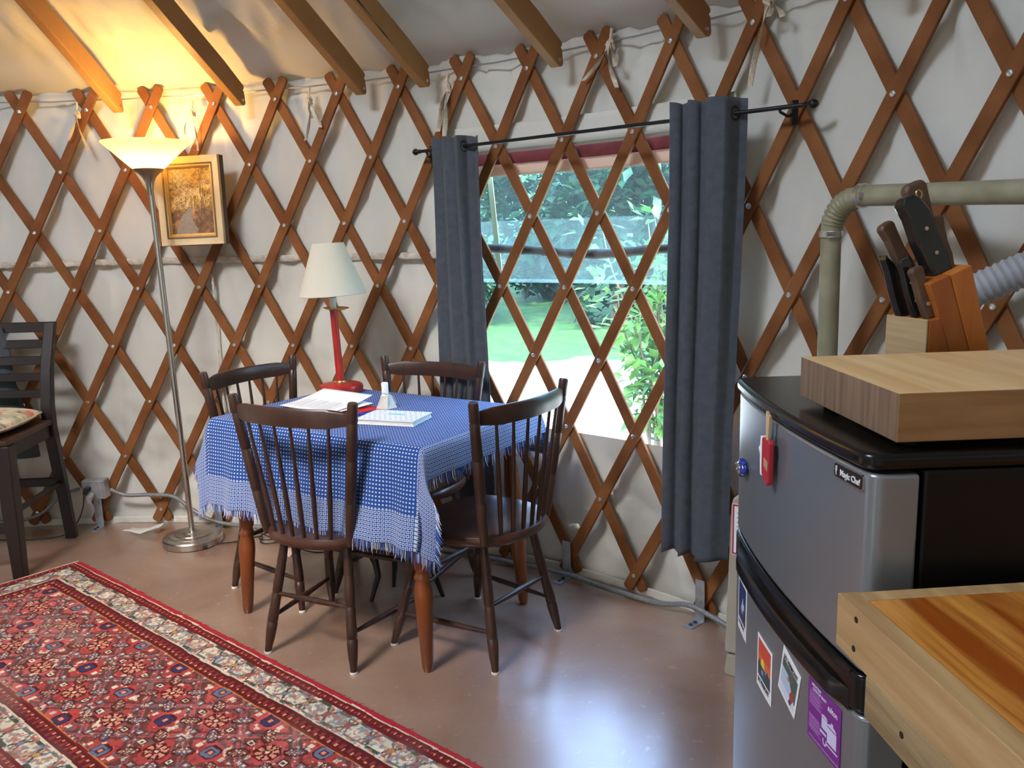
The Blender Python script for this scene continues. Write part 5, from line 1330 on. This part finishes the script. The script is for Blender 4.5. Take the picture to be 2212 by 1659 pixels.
def leaves(cs,size,droop=.3):
    """cs: (n,3) centres -> vertices/faces of folded pointed leaves"""
    n=len(cs); a=rng.rand(n)*2*PI; el=(rng.rand(n)-.5)*1.6-droop; L=size*(.6+.8*rng.rand(n))
    d=np.stack([np.cos(a)*np.cos(el),np.sin(a)*np.cos(el),np.sin(el)],-1); up=np.stack([rng.rand(n)-.5,rng.rand(n)-.5,np.ones(n)],-1)
    s=np.cross(d,up); s/=np.linalg.norm(s,axis=1)[:,None]; w=np.cross(s,d)
    L=L[:,None]; P=[cs,cs+d*L*.45+s*L*.28+w*L*.06,cs+d*L,cs+d*L*.45-s*L*.28+w*L*.06,cs+d*L*.45]
    V=np.stack(P,1).reshape(-1,3); i=np.arange(n)*5; F=np.concatenate([np.stack([i,i+1,i+2,i+4],-1),np.stack([i,i+4,i+2,i+3],-1)])
    return V,F
def leafobj(name,V,F,m,parent):
    me=bpy.data.meshes.new(name); me.vertices.add(len(V)); me.vertices.foreach_set('co',V.reshape(-1).astype(np.float32)); me.loops.add(len(F)*4); me.loops.foreach_set('vertex_index',F.reshape(-1).astype(np.int32)); me.polygons.add(len(F)); me.polygons.foreach_set('loop_start',np.arange(0,len(F)*4,4,dtype=np.int32)); me.update(calc_edges=True); me.validate()
    o=bpy.data.objects.new(name,me); C.objects.link(o); me.materials.append(m); o.parent=parent; o['kind']='stuff'; return o
def shrub(loc,h,rad,nb,nl,size,label,lean=(0,0)):
    t=thing('leafy_shrub',label,'shrub',loc); mb=MB(); cs=[]
    for i in range(nb):
        a=2*PI*i/nb+rng.rand(); r=rad*(.3+.7*rng.rand()); hh=h*(.55+.45*rng.rand()); pts=[]
        for s in np.linspace(0,1,9): pts.append(Vector((math.cos(a)*r*s**1.3+lean[0]*s+.03*math.sin(s*9+i),math.sin(a)*r*s**1.3+lean[1]*s,hh*s)))
        mb.tube(pts,[.010*(1-.8*s)+.0015 for s in np.linspace(0,1,9)],6)
        for j in range(nl):
            s=.25+.75*rng.rand()**.8; k_=min(int(s*8),7); p=pts[k_].lerp(pts[k_+1],s*8-k_) if k_<8 else pts[8]
            cs.append(np.array(p)+(rng.rand(3)-.5)*.28*(.5+s))
    mb.build('stems',M_bark,t); V,F=leaves(np.array(cs),size); leafobj('foliage',V,F,M_leafb,t)
shrub((2.95,4.75,-.13),1.75,.42,10,95,.095,'bright green shrub with large leaves just outside the window at the right')
shrub((4.25,4.75,-.13),2.7,.62,10,130,.10,'taller leafy shrub outside, mostly hidden behind the right curtain',(-.3,.1))
def tree(loc,h,rad,n,size,label):
    t=thing('forest_tree',label,'tree',loc,group='trees beyond the lawn')
    MB().tube([(0,0,0),(.05,.02,h*.3),(-.03,.03,h*.6),(0,0,h*.9)],[.16,.12,.08,.03],8).build('trunk',M_bark,t)
    cs=[]
    nb=26; cen=[]
    for i in range(nb):
        z=h*(.08+.86*rng.rand()); rr=.75*rad*(1-.45*abs(z/h-.4))*math.sqrt(rng.rand()); a=rng.rand()*2*PI; cen.append((rr*math.cos(a),rr*math.sin(a),z,rad*(.32+.25*rng.rand())))
    for c_ in cen:
        q=rng.randn(n//nb,3); q/=np.linalg.norm(q,axis=1)[:,None]; q*= (.65+.4*rng.rand(len(q)))[:,None]; cs.append(np.array(c_[:3])+q*c_[3])
    V,F=leaves(np.concatenate(cs),size,.2); leafobj('crown',V,F,M_leaft,t)
TR=[]
desc=['far left','left edge','left part','left of the middle','middle','right of the middle','right part','far right']
for i_,ad in enumerate(np.linspace(96,38,6)):
    TR.append((12.4,ad,4.0+.4*(i_%2),'front-row tree beyond the lawn, at the '+desc[i_+1]))
for i_,ad in enumerate(np.linspace(91,33,6)):
    TR.append((15.3,ad,5.0+.4*(i_%3),'taller back-row tree beyond the lawn, at the '+desc[i_+1]))
for rr,ad,h,lb in TR:
    z=-.13+max(rr-9,0)*.05+max(rr-15,0)*.22
    tree((rr*math.cos(math.radians(ad)),rr*math.sin(math.radians(ad)),z-.1),h,1.15,5200,.19,lb)

# ------------------------------------------------------------------ lights, sky
w=bpy.data.worlds.new('world'); bpy.context.scene.world=w; w.use_nodes=True; n=w.node_tree.nodes; l=w.node_tree.links
sky=n.new('ShaderNodeTexSky'); sky.sky_type='NISHITA'; sky.sun_disc=False; sky.sun_elevation=math.radians(48); sky.sun_rotation=math.radians(200)
l.new(sky.outputs[0],n['Background'].inputs[0]); n['Background'].inputs['Strength'].default_value=5.0
sd_=bpy.data.lights.new('sun','SUN'); sd_.energy=12; sd_.angle=.01; sd_.color=(1,.96,.88); so=bpy.data.objects.new('sun',sd_); C.objects.link(so)
sv=Vector((.62,-.62,.95)).normalized(); so.rotation_euler=sv.to_track_quat('Z','Y').to_euler()
def area(name,loc,target,sx,sy,e,col):
    a=bpy.data.lights.new(name,'AREA'); a.shape='RECTANGLE'; a.size=sx; a.size_y=sy; a.energy=e; a.color=col
    o=bpy.data.objects.new(name,a); C.objects.link(o); o.location=loc; d=Vector(target)-Vector(loc); o.rotation_euler=d.to_track_quat('-Z','Y').to_euler(); return o
a=area('skylight_daylight',(0,0,3.62),(0,0,0),.95,.95,54,(1,.99,.89)); a.data.shape='DISK'
area('rear_left_fill',(-1.7,-3.1,1.2),(-.6,0,1.1),.9,1.7,14,(.90,.96,.97))  # added lamp for light from behind; no door is built in the wall
area('rear_right_fill',(1.3,-3.35,1.35),(1.0,0,1.2),1.2,1.0,13,(.92,.96,1.0))  # second added fill lamp, inside the closed rear canvas; no window there
sc=bpy.context.scene
sc.view_settings.view_transform='Standard'; sc.view_settings.look='None'; sc.view_settings.gamma=1; sc.view_settings.use_curve_mapping=False
sc.view_settings.exposure=0.05
sc.cycles.transparent_max_bounces=16; sc.cycles.max_bounces=8
